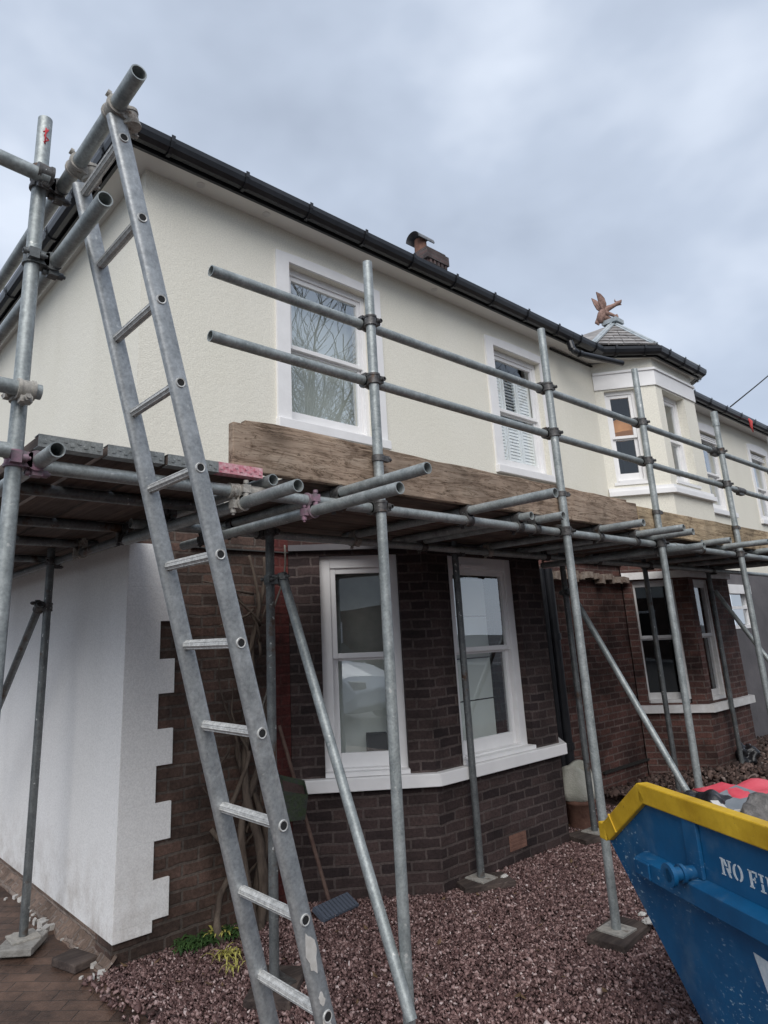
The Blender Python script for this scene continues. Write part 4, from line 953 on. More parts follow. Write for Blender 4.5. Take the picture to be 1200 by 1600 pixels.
for (x, y) in Ix: coupler((x, y, 2.185), (0, 0, 1), (1, 0, 0), (0, YI-.0485-y if y == -.80 else -.0485, 0) if y > -.7 else (0, .0915, 0))
coupler((-.247, .65, 2.15), (0, 0, 1), (0, 1, 0), (.032, 0, 0)); coupler((-.247, .65, 1.86), (0, 0, 1), (0, .76, -.65), (-.05, 0, 0))
coupler((.46, -.80, 1.92), (0, 0, 1), (0, -.45, -.9), (.045, -.055, 0), GALV_D); coupler((3.62, -.66, 1.90), (0, 0, 1), (-.1, -.5, -.9), (-.045, -.07, 0), GALV_D)
coupler((-1.09, -1.68, 3.165), (0, 0, 1), (0, 1, 0), (.06, 0, 0), COUP); coupler((-1.09, -1.68, 3.20), (0, 0, 1), (1, 0, 0), (0, -.055, -.03), COUP)
coupler((-1.09, -1.68, 2.872), (0, 0, 1), (0, 1, 0), (.06, 0, 0), GALV_D)
coupler((-1.09, -1.68, 2.385), (0, 0, 1), (1, 0, 0), (0, -.055, 0), COUP_L)
coupler((-1.09, -1.68, 2.172), (0, 0, 1), (0, 1, 0), (.06, 0, 0), COUP_P)
for (x, z, mm) in ((-.231, 2.13, COUP_L), (.119, 2.13, COUP_P), (.278, 2.228, COUP), (1.176, 2.228, COUP), (1.632, 2.228, COUP), (1.8, 2.228, COUP), (2.535, 2.228, COUP), (3.038, 2.228, COUP), (3.4, 2.13, COUP), (4.15, 2.228, COUP)):
    coupler((x, YO+.0485, 2.178), (1, 0, 0), (0, 1, 0), (0, 0, z-2.178), mm)
for x in (.278, .119, 1.176, 1.8, 2.535, 3.308, 4.15): coupler((x, YI-.0485, 2.185), (1, 0, 0), (0, 1, 0), (0, 0, .043 if x != .119 else -.05), COUP_L if x in (1.176, 2.535) else COUP)
for y in (-1.145, -.44, .2): coupler((-.215, y if y > -1 else -.95, 2.15), (0, 1, 0), (1, 0, 0), (0, 0, .05), COUP_L if y == .2 else COUP)
# couplers fixing the ladder to the top side rail
for y, zz in ((-2.163, 3.165), (-1.846, 3.168)):
    coupler((-1.02, y, zz), (0, 1, 0), (-.2675, 0, .9636), (.045, 0, -.015), COUP_L)
mb = MB(); mb.cyl((4.88, YO, 3.36), (4.88, YO, 3.50), .030, n=16); mb.build('sleeve', GALV, SC)
# base plates
feet = [(s[1], YO) for s in Sx]+Ix+[(-.247, .65), (-1.092, -1.68)]
for (x, y) in feet:
    mb = MB(); mb.box(x-.075, x+.075, y-.075, y+.075, .042, .050); mb.cyl((x, y, .05), (x, y, .12), .018, n=12); mb.build('base_plate', COUP_L if x < 0 or x > 2 else COUP, SC)
GS = 'sole boards under the scaffold poles'
def sole(x, y, a, L, Wd, label, m_=None, zt=.041):
    mb = MB(); ax = Vector((math.cos(a), math.sin(a), 0)); ay = Vector((-ax.y, ax.x, 0)); mb.obox((x, y, zt-.019), ax, ay, (0, 0, 1), L/2, Wd/2, .019)
    return tag(mb.build('sole_board', m_ or SOLE, loc=(x, y, 0), bevel=.006), label, 'board', GS)
sole(2.064+.02, YO, .1, .36, .20, 'brown sole board under the outer pole left of the blue skip')
sole(2.205, -.67, -.45, .36, .20, 'dark sole board under the pole at the foot of the nearest bay')
sole(3.60, -.66, -.2, .42, .22, 'sole board under the inner pole beside the white sack')
sole(-.26, .62, .9, .24, .20, 'pale slab under the pole beside the white side wall', SLABM)
sole(.47, -.80, .7, .34, .22, 'sole board under the inner pole behind the ladder')
sole(.50, YO, .15, .42, .22, 'sole board under the outer pole right of the ladder foot')

# ------------------------------------------------------------------ boards and toe boards
GB = 'scaffold boards of the raised platform'
def board(x0, x1, y0, y1, z0, z1, m_, label, along, ends=BAND, kind='scaffold_board', cat='board', grp=GB, warp=0.0):
    B_ = thing(kind, label, cat, ((x0+x1)/2, (y0+y1)/2, z0), grp)
    mb = MB(); n = 14
    if along == 'y':
        for i in range(1): mb.box(x0, x1, y0+.002, y1-.002, z0, z1)
    else: mb.box(x0+.002, x1-.002, y0, y1, z0, z1)
    mb.build('plank', m_, B_, bevel=.004)
    t = .0018; L = .045
    if along == 'y':
        for (a, b, e0) in ((y0, y0+L, -1), (y1-L, y1, 1)):
            mb = MB()
            mb.box(x0-t, x1+t, a, b, z1, z1+t); mb.box(x0-t, x1+t, a, b, z0-t, z0)
            if e0 < 0: mb.box(x0-t, x1+t, a-t, a, z0-t, z1+t)
            else: mb.box(x0-t, x1+t, b, b+t, z0-t, z1+t)
            # embossed ribs of the end band
            for k in range(9):
                xx = x0+.012+k*(x1-x0-.03)/8
                if e0 < 0: mb.box(xx, xx+.012, a-t-.0025, a-t, z0+.010+(k % 2)*.012, z0+.017+(k % 2)*.012)
            mb.build('end_band', ends, B_)
    else:
        for (a, b) in ((x0, x0+L), (x1-L, x1)):
            mb = MB(); mb.box(a, b, y0-t, y1+t, z1, z1+t); mb.box(a, b, y0-t, y1+t, z0-t, z0); mb.box(a, b, y0-t, y0, z0, z1); mb.build('end_band', ends, B_)
    return B_
xs = [-1.02, -.79, -.575, -.365]
nm = ['outermost board of the side platform, beside the corner pole', 'second board of the side platform from the corner pole', 'third board of the side platform, passing behind the ladder', 'board of the side platform with the pink end band']
for i, x in enumerate(xs):
    dz = [.0, .004, -.002, .003][i]
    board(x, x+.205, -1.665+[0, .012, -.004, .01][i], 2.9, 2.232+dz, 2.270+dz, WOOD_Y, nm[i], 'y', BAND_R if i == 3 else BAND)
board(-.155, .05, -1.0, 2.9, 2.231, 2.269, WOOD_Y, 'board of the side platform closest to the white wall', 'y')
rows = [-1.575, -1.345, -1.115, -.885, -.655]
wn = ['outermost', 'second from the outside', 'middle', 'second from the house', 'innermost']
for j, y in enumerate(rows):
    for k, (a, b) in enumerate(((.06, 3.9), (3.91, 7.8))):
        dz = .004*((j*7+k*3) % 4)/2
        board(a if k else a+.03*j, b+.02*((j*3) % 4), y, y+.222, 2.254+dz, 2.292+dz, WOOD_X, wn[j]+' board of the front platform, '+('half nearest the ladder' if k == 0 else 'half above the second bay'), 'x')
GT = 'toe boards standing along the platform edge'
def toe(x0, x1, y0, y1, z0, z1, m_, label, seed, drop=0.0):
    rr = random.Random(seed); mb = MB(); n = 22; V = []
    for i in range(n+1):
        t = i/n; x = x0+(x1-x0)*t; wob = rr.uniform(-.0025, .0025); zt = z1-drop*min(1, t*3)+(rr.uniform(-.004, .003))-(.012 if (drop and i == 0) else 0); zb = z0+rr.uniform(-.002, .002)
        V += [(x, y0+wob, zb), (x, y1+wob, zb), (x, y1+wob, zt), (x, y0+wob, zt)]
    F_ = [(3, 2, 1, 0)[::-1] if False else (0, 3, 2, 1), (4*n, 4*n+1, 4*n+2, 4*n+3)]
    for i in range(n):
        for k in range(4): F_.append((4*i+k, 4*i+(k+1) % 4, 4*i+4+(k+1) % 4, 4*i+4+k))
    mb.add(V, F_); return tag(mb.build('toe_board', m_, loc=((x0+x1)/2, y0, z0), bevel=.005), label, 'board', GT)
toe(-.283, 3.10, -1.632, -1.594, 2.262, 2.458, WOOD, 'long weathered brown toe board below the two upper windows, its near end split', 1)
toe(3.115, 7.0, -1.632, -1.594, 2.245, 2.440, WOOD_N, 'newer honey coloured toe board at the right', 2)
toe(-.20, 3.05, -1.590, -1.555, 2.294, 2.505, WOOD, 'second weathered toe board standing just behind the long brown one', 3, .018)

# ------------------------------------------------------------------ ladder
def lad(z): return -.315-(z-.619)*.2776
LX = lad(.0)
LD = thing('ladder', 'long dull aluminium ladder leaning up to the top rail at the house corner', 'ladder', (LX, -2.01, 0))
td = Vector((-.2675, 0, .9636)); tm = Vector((.9636, 0, .2675))
for y0_, y1_, ztop in ((-2.178, -2.148, 3.14), (-1.861, -1.831, 3.10)):
    mb = MB(); prof = []
    hw = .0285; th = (y1_-y0_)/2+.001; yc = (y0_+y1_)/2
    for k in range(28):
        a = 2*math.pi*k/28; ca_, sa_ = math.cos(a), math.sin(a)
        prof.append((hw*math.copysign(abs(ca_)**.72, ca_), th*math.copysign(abs(sa_)**.62, sa_)))
    A_ = Vector((lad(.02), yc, .02)); B_ = Vector((lad(ztop), yc, ztop)); n = len(prof)
    V = [A_+tm*p+Vector((0, q, 0)) for p, q in prof]+[B_+tm*p+Vector((0, q, 0)) for p, q in prof]
    mb.add(V, [(i, n+i, n+(i+1) % n, (i+1) % n) for i in range(n)], True); mb.add(V[:n], [tuple(range(n))]); mb.add(V[n:], [tuple(range(n-1, -1, -1))])
    st = mb.build('stile', ALU, LD)
    mb = MB(); mb.obox(Vector((lad(.03), yc, .03)), tm, (0, 1, 0), td, .036, .02, .03); mb.build('rubber_foot', RUBBER, st)
    if y0_ < -2:
        for (z, hz, w_) in ((.56+.22, .055, .018), (.665, .018, .010), (.575, .06, .019)):
            # torn white label stuck on the outer face
            mb = MB(); c = Vector((lad(z)-.004, y0_-.0012, z)); rr = random.Random(int(z*100)); pts = []
            for k in range(14):
                a = 2*math.pi*k/14; pts.append(c+tm*(w_*math.cos(a)*rr.uniform(.6, 1.2))+td*(hz*math.sin(a)*rr.uniform(.75, 1.1)))
            mb.prism(pts, (0, .001, 0)); mb.build('sticker', PALE, st, label='torn white sticker')
for k in range(-2, 11):
    z = .619+.2446*k; x = lad(z)
    mb = MB(); mb.pipe((x, -2.1795, z), (x, -1.834, z), .0135, .003, 16)
    for a in range(8):
        an = a*math.pi/4; mb.cyl(Vector((x, -2.147, z))+(tm*math.cos(an)+td*math.sin(an))*.0135, Vector((x, -1.862, z))+(tm*math.cos(an)+td*math.sin(an))*.0135, .0022, n=5, cap=False)
    mb.cyl((x, -2.1765, z), (x, -2.1830, z), .0160, .0142, 20, cap=False)
    # flared ring round the hollow rung end
    V = []; n = 20
    for i in range(n):
        a = 2*math.pi*i/n; o = tm*math.cos(a)+td*math.sin(a); V += [Vector((x, -2.1830, z))+o*.0142, Vector((x, -2.1822, z))+o*.0110]
    mb.add(V, [(2*i, 2*((i+1) % n), 2*((i+1) % n)+1, 2*i+1) for i in range(n)])
    mb.cm = 1; mb.cyl((x, -2.1812, z), (x, -2.1795, z), .0112, n=14)  # dark disc painted in for the shade inside the hollow rung
    mb.build('rung', [ALU_W, RUBBER], LD)

# ------------------------------------------------------------------ skip
U_ = Vector((-.5022, -.8648, 0)); IN = Vector((.8648, -.5022, 0)); A0 = Vector((1.122, -2.399, 0))
def sp(u, w_, z): return A0+U_*u+IN*w_+Vector((0, 0, z))
SK = thing('skip', 'blue steel skip with a yellow rim full of rubbish', 'skip', tuple(sp(1.0, .65, 0)))
Ls = 1.96; Wd = 1.35
prof = [(-.300, .735), (.422, .03), (Ls-.422, .03), (Ls+.300, .735), (Ls, .965), (0, .965)]
mb = MB()
for w_ in (0.0, Wd):
    a = [sp(u, w_ if w_ else 0.0, z) for u, z in prof]
    mb.prism(a, IN*(.006 if w_ == 0 else -.006))
def plate(p0, p1, th=.006):
    (ua, za), (ub, zb) = p0, p1; mb.prism([sp(ua, 0.006, za), sp(ub, 0.006, zb), sp(ub, Wd-.006, zb), sp(ua, Wd-.006, za)], Vector((0, 0, th)))
plate(prof[0], prof[1]); plate(prof[1], prof[2]); plate(prof[2], prof[3])
mb.build('body', SKIP_B, SK)
mb = MB()
def rimbar(p0, p1, w_, side):
    (ua, za), (ub, zb) = p0, p1; P0, P1 = sp(ua, w_, za), sp(ub, w_, zb); ax = (P1-P0); L = ax.length; ax.normalize(); up = ax.cross(IN*side).normalized()
    if up.z < 0: up = -up
    c = (P0+P1)/2-up*.036; mb.obox(c, ax, IN, up, L/2, .025, .036)
for w_ in (.005, Wd-.005):
    rimbar((-.30, .785), (.004, 1.0), w_, 1); rimbar((.004, 1.0), (Ls-.004, 1.0), w_, 1); rimbar((Ls-.004, 1.0), (Ls+.30, .785), w_, 1)
for u in (-.305, Ls+.305):
    mb.obox(sp(u, Wd/2, .753), IN, U_, (0, 0, 1), Wd/2+.02, .026, .033)
mb.build('rim', SKIP_Y, SK, bevel=.005)
mb = MB(); e_c = Vector(U_*.815+Vector((0, 0, .58))); e_p = Vector(U_*-.58+Vector((0, 0, .815))); mb.obox(sp(-.232, -.021, .834)-e_p*.036, e_c, IN, e_p, .003, .004, .037); mb.build('weld_bead', SKIP_Y, SK)
mb = MB()                                   # side rail, a hollow angled channel
a, b = -.022, Ls+.022
P8 = [sp(a, -.0, .655), sp(b, -.0, .655), sp(b, -.052, .675), sp(a, -.052, .675), sp(a, -.0, .752), sp(b, -.0, .752), sp(b, -.052, .735), sp(a, -.052, .735)]
mb.add(P8, [(3, 2, 1, 0), (4, 7, 6, 5), (0, 1, 2, 3)[::-1], (7, 3, 2, 6), (4, 5, 1, 0)]); 
mb.hexa([sp(a, -.052, .675), sp(.07, -.052, .675), sp(.07, -.060, .679), sp(a, -.060, .679), sp(a, -.052, .735), sp(.07, -.052, .735), sp(.07, -.060, .731), sp(a, -.060, .731)])
mb.build('side_rail', SKIP_B, SK, bevel=.003)
for u in (.28, Ls-.28):
    mb = MB(); P8 = [sp(u-.038, -.001, .75), sp(u+.038, -.001, .75), sp(u+.036, -.014, .75), sp(u-.036, -.014, .75), sp(u-.038, -.001, .93), sp(u+.038, -.001, .93), sp(u+.036, -.014, .93), sp(u-.036, -.014, .93)]
    mb.hexa([P8[3], P8[2], P8[1], P8[0], P8[7], P8[6], P8[5], P8[4]])
    mb.build('stiffener', SKIP_B, SK, bevel=.002)
    mb = MB(); c = sp(u-.01, -.0, .762); mb.cyl(c, c-IN*.115, .022, n=20); mb.cyl(c-IN*.10, c-IN*.115, .037, n=24); mb.cyl(c-IN*.055, c-IN*.068, .030, n=24)
    mb.build('lifting_lug', SKIP_B, SK, bevel=.002)
# stencilled words
def glyph(ch, u, z, w_, h, slant):
    L = []
    R4 = lambda x0, y0, x1, y1: L.append([(x0, y0), (x1, y0), (x1, y1), (x0, y1)])
    if ch == 'N': R4(.10, .06, .26, .94); R4(0, .0, .34, .07); R4(0, .93, .26, 1); L.append([(.24, .98), (.42, .98), (.60, .60), (.42, .60)]); L.append([(.47, .50), (.66, .50), (.88, .0), (.70, .0)]); R4(.74, .30, .88, .94); R4(.62, .93, 1.0, 1)
    if ch == 'F': R4(.12, .0, .36, 1); R4(0, .0, .48, .07); R4(0, .93, .36, 1); R4(.44, .90, .95, 1); R4(.83, .72, .95, .90); R4(.44, .46, .72, .55); R4(.62, .36, .72, .66)
    if ch == 'I': R4(.30, .07, .70, .46); R4(.30, .54, .70, .93); R4(.0, .0, 1, .08); R4(.0, .92, 1, 1)
    if ch == 'R': R4(.12, 0, .36, 1); R4(0, 0, .46, .07); R4(0, .93, .36, 1); R4(.42, .90, .75, 1); R4(.70, .58, .92, .90); R4(.42, .46, .75, .56); L.append([(.55, .42), (.76, .42), (1, 0), (.78, 0)])
    if ch == 'E': R4(.12, 0, .36, 1); R4(.42, 0, .95, .09); R4(.42, .91, .95, 1); R4(.42, .46, .75, .55)
    if ch == 'S': R4(.1, .9, .9, 1); R4(.05, .55, .28, .9); R4(.1, .45, .9, .55); R4(.72, .1, .95, .45); R4(.1, 0, .9, .1)
    if ch == 'O':
        n = 8
        for s_ in (-1, 1):
            for k in range(n):
                a0, a1 = [rad(-78+156*t/n) for t in (k, k+1)]
                f = lambda a, r1, r2: (.5+s_*r1*math.cos(a)+s_*.04, .5+r2*math.sin(a))
                q = [f(a0, .5, .5), f(a1, .5, .5), f(a1, .27, .40), f(a0, .27, .40)]; L.append(q if s_ > 0 else q[::-1])
    for q in L:
        mb.prism([sp(u+x*w_, -.0018, z+y*h+slant*x*w_) for x, y in q], IN*.0016)
u = .402
for ch, w_, g in (('N', .050, .006), ('O', .040, .027), ('F', .038, .006), ('I', .020, .008), ('R', .040, .008), ('E', .036, .008), ('S', .036, 0)):
    mb = MB(); glyph(ch, u, .794, w_, .050, 0.0); u += w_+g; mb.build('stencil_letter', STENCIL, SK)
mb = MB(); mb.prism([sp(.487, -.0018, .602), sp(.56, -.0018, .597), sp(.64, -.0018, .36), sp(.575, -.0018, .36)][::-1], IN*.0016); mb.prism([sp(.65, -.0018, .36), sp(.715, -.0018, .36), sp(.80, -.0018, .60), sp(.73, -.0018, .60)][::-1], IN*.0016)
mb.build('painted_letter', STENCIL, SK, label='large worn white letter stroke')

def blob(name, c, r, m_, label, cat, seed=0, rough=.35, freq=1.6, grp=None, sub=4, flatb=True):
    bm = bmesh.new(); bmesh.ops.create_icosphere(bm, subdivisions=sub, radius=1); c = Vector(c)
    for v in bm.verts:
        d = v.co.normalized(); k = 1+rough*noise.noise(d*freq+Vector((seed*3.1, seed, 1.7)))+rough*.22*noise.noise(d*freq*3+Vector((seed, 5, seed)))
        k += -.10*rough*abs(noise.noise(d*freq*6+Vector((seed, 9, 2))))*2
        v.co = Vector((d.x*r[0], d.y*r[1], d.z*r[2]))*k
        if flatb and v.co.z < -r[2]*.55: v.co.z = -r[2]*.55
    me = bpy.data.meshes.new(name); bm.to_mesh(me); bm.free(); me.materials.append(m_)
    me.polygons.foreach_set('use_smooth', [True]*len(me.polygons))
    o = bpy.data.objects.new(name, me); COL.objects.link(o); o.location = c
    return tag(o, label, cat, grp)
GR = 'rubbish in the skip'
blob('rubbish_bag', sp(.10, .15, .915), (.075, .07, .06), BAGB, 'small dark grey rubbish sack at the left end of the skip load', 'bag', 1, .38, 1.2, GR)
blob('rubbish_bag', sp(.21, .16, .925), (.07, .07, .075), BAGB, 'glossy black rubbish sack tucked under the red tarpaulin', 'bag', 4, .38, 1.4, GR)
blob('carpet_roll', sp(.50, .15, .90), (.15, .12, .13), FUR, 'mottled grey brown carpet bundle at the right of the skip load', 'carpet', 5, .35, 1.8, GR)
blob('rubbish_bag', sp(.64, .12, .90), (.09, .09, .10), BAGB, 'black rubbish sack in the near corner of the skip view', 'bag', 8, .5, 2.0, GR)
blob('rubbish_bag', sp(1.1, .6, .80), (.4, .42, .2), BAGB, 'big black rubbish sack in the middle of the skip', 'bag', 9, .5, 2.0, GR)
mb = MB(); mb.obox(sp(.30, .20, .963), Vector(U_*1+Vector((0, 0, -.05))), IN+Vector((0, 0, .30)), Vector((0, 0, 1))-IN*.3, .12, .09, .008); tag(mb.build('insulation_board', GREYB, loc=sp(.30, .20, .95)), 'flat grey offcut of board below the red tarpaulin', 'board', GR)
mb = MB(); rr = random.Random(4)
for k in range(40):
    c = sp(rr.uniform(.26, .44), rr.uniform(.06, .11), .935+rr.uniform(0, .03)); s_ = rr.uniform(.006, .02)
    mb.obox(c, (rr.random(), rr.random(), .2), (-rr.random(), rr.random(), .1), (0, .1, 1), s_*1.6, s_, s_*.6)
tag(mb.build('plaster_scraps', PALE, loc=sp(.25, .15, .9)), 'white plaster scraps between the sacks in the skip', 'rubble', GR, 'stuff')
mb = MB(); nx, ny = 30, 22; V = []
for i in range(nx+1):
    for j in range(ny+1):
        s_, t_ = i/nx, j/ny
        u = .05+.95*s_; w_ = .19+.02*math.sin(s_*17)+.72*t_+.05*s_*(1-t_)
        z = .995+.020*abs(math.sin(t_*11+s_*4.0+1))-.012+.022*noise.noise(Vector((u*7, w_*9, 0)))-.20*max(0, w_-.46)
        edge_ = min(s_*2, t_*1.5, 1); z -= .035*max(0, .15-edge_)/.15
        V.append(sp(u, w_, z))
mb.add(V, [(i*(ny+1)+j, (i+1)*(ny+1)+j, (i+1)*(ny+1)+j+1, i*(ny+1)+j+1) for i in range(nx) for j in range(ny)], True)
o = mb.build('tarpaulin', REDF, loc=sp(.3, .7, .9)); so_ = o.modifiers.new('thick', 'SOLIDIFY'); so_.thickness = .004
tag(o, 'crumpled red tarpaulin spread over the skip load', 'tarpaulin', GR)

# ------------------------------------------------------------------ small things on the ground
# climbing plant
VN = thing('climbing_vine', 'thick twisted bare vine climbing the brown brick wall behind the ladder', 'climber', (.78, -.06, 0))
rr = random.Random(11)
def vine(mb, x0, y0, z0, x1, z1, r0, r1, amp, n=26, ph=0, yv=-.05):
    pts = []; rs = []
    for i in range(n+1):
        t = i/n
        x = x0+(x1-x0)*t+amp*math.sin(t*7+ph)+.4*amp*noise.noise(Vector((t*5, ph, 0)))
        y = yv+(y0-yv)*(1-t)+amp*.7*math.cos(t*8+ph*1.3)*(.8 if t > .02 else 0)
        pts.append((x, min(y, -.012-r0*.5), z0+(z1-z0)*t)); rs.append((r0+(r1-r0)*t)*(1+.18*noise.noise(Vector((t*14, ph*2, 3)))))
    mb.sweep(pts, rs, 8)
mb = MB()
vine(mb, .80, -.16, -.02, .80, 1.15, .034, .020, .045, ph=0); vine(mb, .72, -.14, -.02, .86, 1.25, .030, .016, .05, ph=2.1); vine(mb, .88, -.12, -.02, .78, 1.0, .026, .016, .05, ph=4.2)
vine(mb, .66, -.12, -.02, .72, .95, .028, .012, .06, ph=1.0); vine(mb, .60, -.13, -.02, .60, .55, .022, .014, -.05, ph=.3); vine(mb, .92, -.12, -.02, .95, 1.2, .022, .014, .04, ph=5.1)
vine(mb, .84, -.05, 1.0, .90, 2.15, .020, .012, .03, ph=1.5); vine(mb, .82, -.05, 1.1, .84, 2.16, .016, .010, .035, ph=3.1)
mb.build('trunk', VINE, VN)
mb = MB()
for (x0, z0, x1, z1, ph) in ((.72, .85, .58, 1.5, 0), (.76, .9, .66, 1.35, 1), (.80, 1.0, .73, 1.6, 2), (.86, .95, .97, 1.45, 3), (.66, .5, .52, .78, 4), (.78, .5, .95, .85, 5), (.88, 1.6, .62, 2.1, 6), (.86, 1.7, .50, 2.12, 7), (.85, 1.5, .98, 2.0, 8), (.70, .3, .9, .6, 2.5), (.75, .2, .93, .45, 3.7), (.62, 1.0, .55, .7, 1.2), (.8, 1.9, .45, 1.98, 2), (.84, 1.8, .6, 1.7, 5)):
    vine(mb, x0, -.08, z0, x1, z1, .010, .004, .02, 14, ph, -.04)
mb.build('shoots', VINE, VN)
mb = MB(); pts = [(.92+.03*math.sin(t*.5)-.05*t/20, -.30+.012*t, 2.2-t*.055) for t in range(21)]; mb.sweep(pts, .006, 6)
tag(mb.build('cable', CABLE, loc=(.92, -.1, 1.1)), 'thin grey cable hanging down beside the inner pole', 'cable')
# weeds
def blades(name, c, n, L, spread, m_, label, cat, seed, wid=.008, droop=1.0):
    rr = random.Random(seed); mb = MB(); c = Vector(c)
    for k in range(n):
        a = rr.uniform(0, 6.28); b = c+Vector((rr.gauss(0, spread), rr.gauss(0, spread*.6), 0)); l = L*rr.uniform(.5, 1.2); d = Vector((math.cos(a), math.sin(a), 0)); sd_ = Vector((-d.y, d.x, 0)); V = []
        for i in range(5):
            t = i/4; p = b+d*(l*.75*t)+Vector((0, 0, l*(t*1.1-droop*t*t*.9)+.01)); w2_ = wid*(1-(2*t-.8)**2*.6)*.5 if t < .99 else .0006
            V += [p-sd_*w2_, p+sd_*w2_]
        mb.add(V, [(2*i, 2*i+1, 2*i+3, 2*i+2) for i in range(4)])
    return tag(mb.build(name, m_, loc=tuple(c)), label, cat)
blades('weed', (.42, -.085, 0), 170, .085, .05, LEAFG, 'low dark green weed at the foot of the brick wall', 'plant', 1, .012)
blades('weed', (.60, -.12, 0), 110, .10, .06, LEAFG, 'green weed growing at the base of the vine', 'plant', 2, .012)
blades('weed', (.56, -.10, .01), 16, .09, .035, LEAFY, 'lime yellow shoots among the green weeds', 'plant', 3, .014)
blades('wilted_leaves', (.475, -.36, .01), 34, .13, .035, LEAFY, 'wilted bright yellow strappy leaves lying on the chippings', 'plant', 6, .008, 1.35)
blades('wilted_leaves', (.43, -.50, .01), 14, .09, .02, LEAFY, 'small yellow leaf tuft nearest the ladder foot', 'plant', 7, .007, 1.35)
# fallen leaves and twigs
mb = MB(); rr = random.Random(31)
for k in range(170):
    x, y = rr.uniform(.05, 5.2), -abs(rr.gauss(0, 1.1))-.02
    if y < -2.9 or (y > -.6 and 1.1 < x < 3.6): continue
    a = rr.uniform(0, 6.28); d = Vector((math.cos(a), math.sin(a), rr.uniform(-.15, .3))); q = Vector((-d.y, d.x, rr.uniform(-.3, .3))); c = Vector((x, y, .016)); l = rr.uniform(.010, .024)
    mb.add([c-d*l, c+q*l*.5, c+d*l+Vector((0, 0, l*.4)), c-q*l*.5], [(0, 1, 2, 3)])
tag(mb.build('fallen_leaves', DEADL, loc=(2, -1, 0)), 'small dead brown leaves scattered over the chippings', 'leaves', kind='stuff')
mb = MB()
for k in range(46):
    x, y = rr.uniform(.1, 5.5), -abs(rr.gauss(0, .9))-.03
    if y > -.6 and 1.1 < x < 3.6: continue
    a = rr.uniform(0, 6.28); l = rr.uniform(.03, .10); c = Vector((x, y, .018)); d = Vector((math.cos(a), math.sin(a), rr.uniform(-.05, .12))); mb.sweep([c, c+d*l*.5+Vector((0, 0, .004)), c+d*l], [.0022, .0018, .001], 5)
tag(mb.build('fallen_twigs', HANDLE, loc=(2, -1, 0)), 'thin broken twigs lying on the chippings', 'twigs', kind='stuff')
# broom
BM = thing('broom', 'broom with a reddish wooden handle and slate blue head leaning beside the bay', 'broom', (1.27, -.2, 0))
mb = MB(); mb.cyl((1.262, -.235, .035), (1.015, -.075, 1.07), .0125, .0115, 12); mb.build('handle', HANDLE, BM)
mb = MB(); ax = Vector((.83, .10, 0)).normalized(); ay = Vector((-ax.y, ax.x, 0)); mb.obox((1.255, -.30, .030), ax, ay+Vector((0, 0, .5)), Vector((0, -.5, 1)), .15, .055, .012)
for k in range(10): mb.obox(Vector((1.255, -.30, .030))+ax*(-.135+k*.03)-ay*.002+Vector((0, -.006, .013)), ax, ay+Vector((0, 0, .5)), Vector((0, -.5, 1)), .010, .052, .004)
mb.build('head', BRUSH, BM)
# mossy box
BX = thing('mossy_box', 'mossy green open topped metal box hanging beside the end of the white bay sill', 'box', (.98, -.2, .57))
mb = MB(); c0 = [(.875, -.30), (1.02, -.36), (1.085, -.24), (.94, -.18)]; c1 = [(.925, -.29), (1.02, -.325), (1.06, -.245), (.965, -.21)]
zt, zb = .775, .56
for i in range(4):
    j = (i+1) % 4; zz_ = [.735, .70, .755, .80]; a, b = Vector((*c0[i], zz_[i])), Vector((*c0[j], zz_[j])); c, d = Vector((*c1[j], zb)), Vector((*c1[i], zb)); cen = Vector((.98, -.27, .67)); q = [d, c, b, a]
    inn = [v+(Vector((cen.x, cen.y, v.z))-v)*.09 for v in q]
    mb.hexa([q[0], q[1], inn[1], inn[0], q[3], q[2], inn[2], inn[3]])
mb.prism([Vector((*p, zb)) for p in c1], (0, 0, .006)); mb.build('shell', GREEN, BX)
mb = MB(); mb.add([Vector((.98+(x-.98)*.86, -.27+(y+.27)*.86, z-.028)) for (x, y), z in zip(c0, (.735, .70, .755, .80))], [(0, 1, 2, 3)]); mb.build('inside_shade', SOIL, BX)  # dark sheet below the rim stands in for the shaded interior
mb = MB(); mb.sweep([(.955, -.19, .765), (.97, -.12, .80), (.985, -.03, .80), (.985, -.0, .78)], .006, 8); mb.build('bracket', RUBBER, BX)
blob('pebble', (.985, -.262, .60), (.045, .04, .03), PALE, 'pale stone lying inside the mossy box', 'stone', 3, .3)
# sack and flower pot beside the second house
mb = MB(); P_ = []
for (r, z) in ((.10, .0), (.125, .18), (.135, .185), (.135, .225), (.125, .225), (.115, .20)): P_.append((r, z))
n = 22; V = []
for r, z in P_:
    for i in range(n): a = 2*math.pi*i/n; V.append((3.83+r*math.cos(a), -.42+r*math.sin(a), z))
mb.add(V, [(k*n+i, k*n+(i+1) % n, (k+1)*n+(i+1) % n, (k+1)*n+i) for k in range(len(P_)-1) for i in range(n)], True); mb.add([(3.83+.115*math.cos(2*math.pi*i/n), -.42+.115*math.sin(2*math.pi*i/n), .20) for i in range(n)], [tuple(range(n))])
tag(mb.build('flower_pot', TERRA, loc=(3.83, -.42, 0)), 'brown flower pot with a white sack on top beside the drainpipe', 'pot')
mb = MB(); n = 24; V = []; rings = [(.10, .20), (.15, .22), (.165, .29), (.155, .36), (.135, .42), (.14, .455), (.115, .44), (.10, .34)]
for r, z in rings:
    for i in range(n):
        a = 2*math.pi*i/n; rr_ = r*(1+.12*noise.noise(Vector((math.cos(a)*2, math.sin(a)*2, z*6)))+.05*math.sin(a*6+z*9)); V.append((3.83+rr_*math.cos(a), -.42+rr_*math.sin(a)*.9, z+.04*math.sin(a*2+1)*(z > .32)))
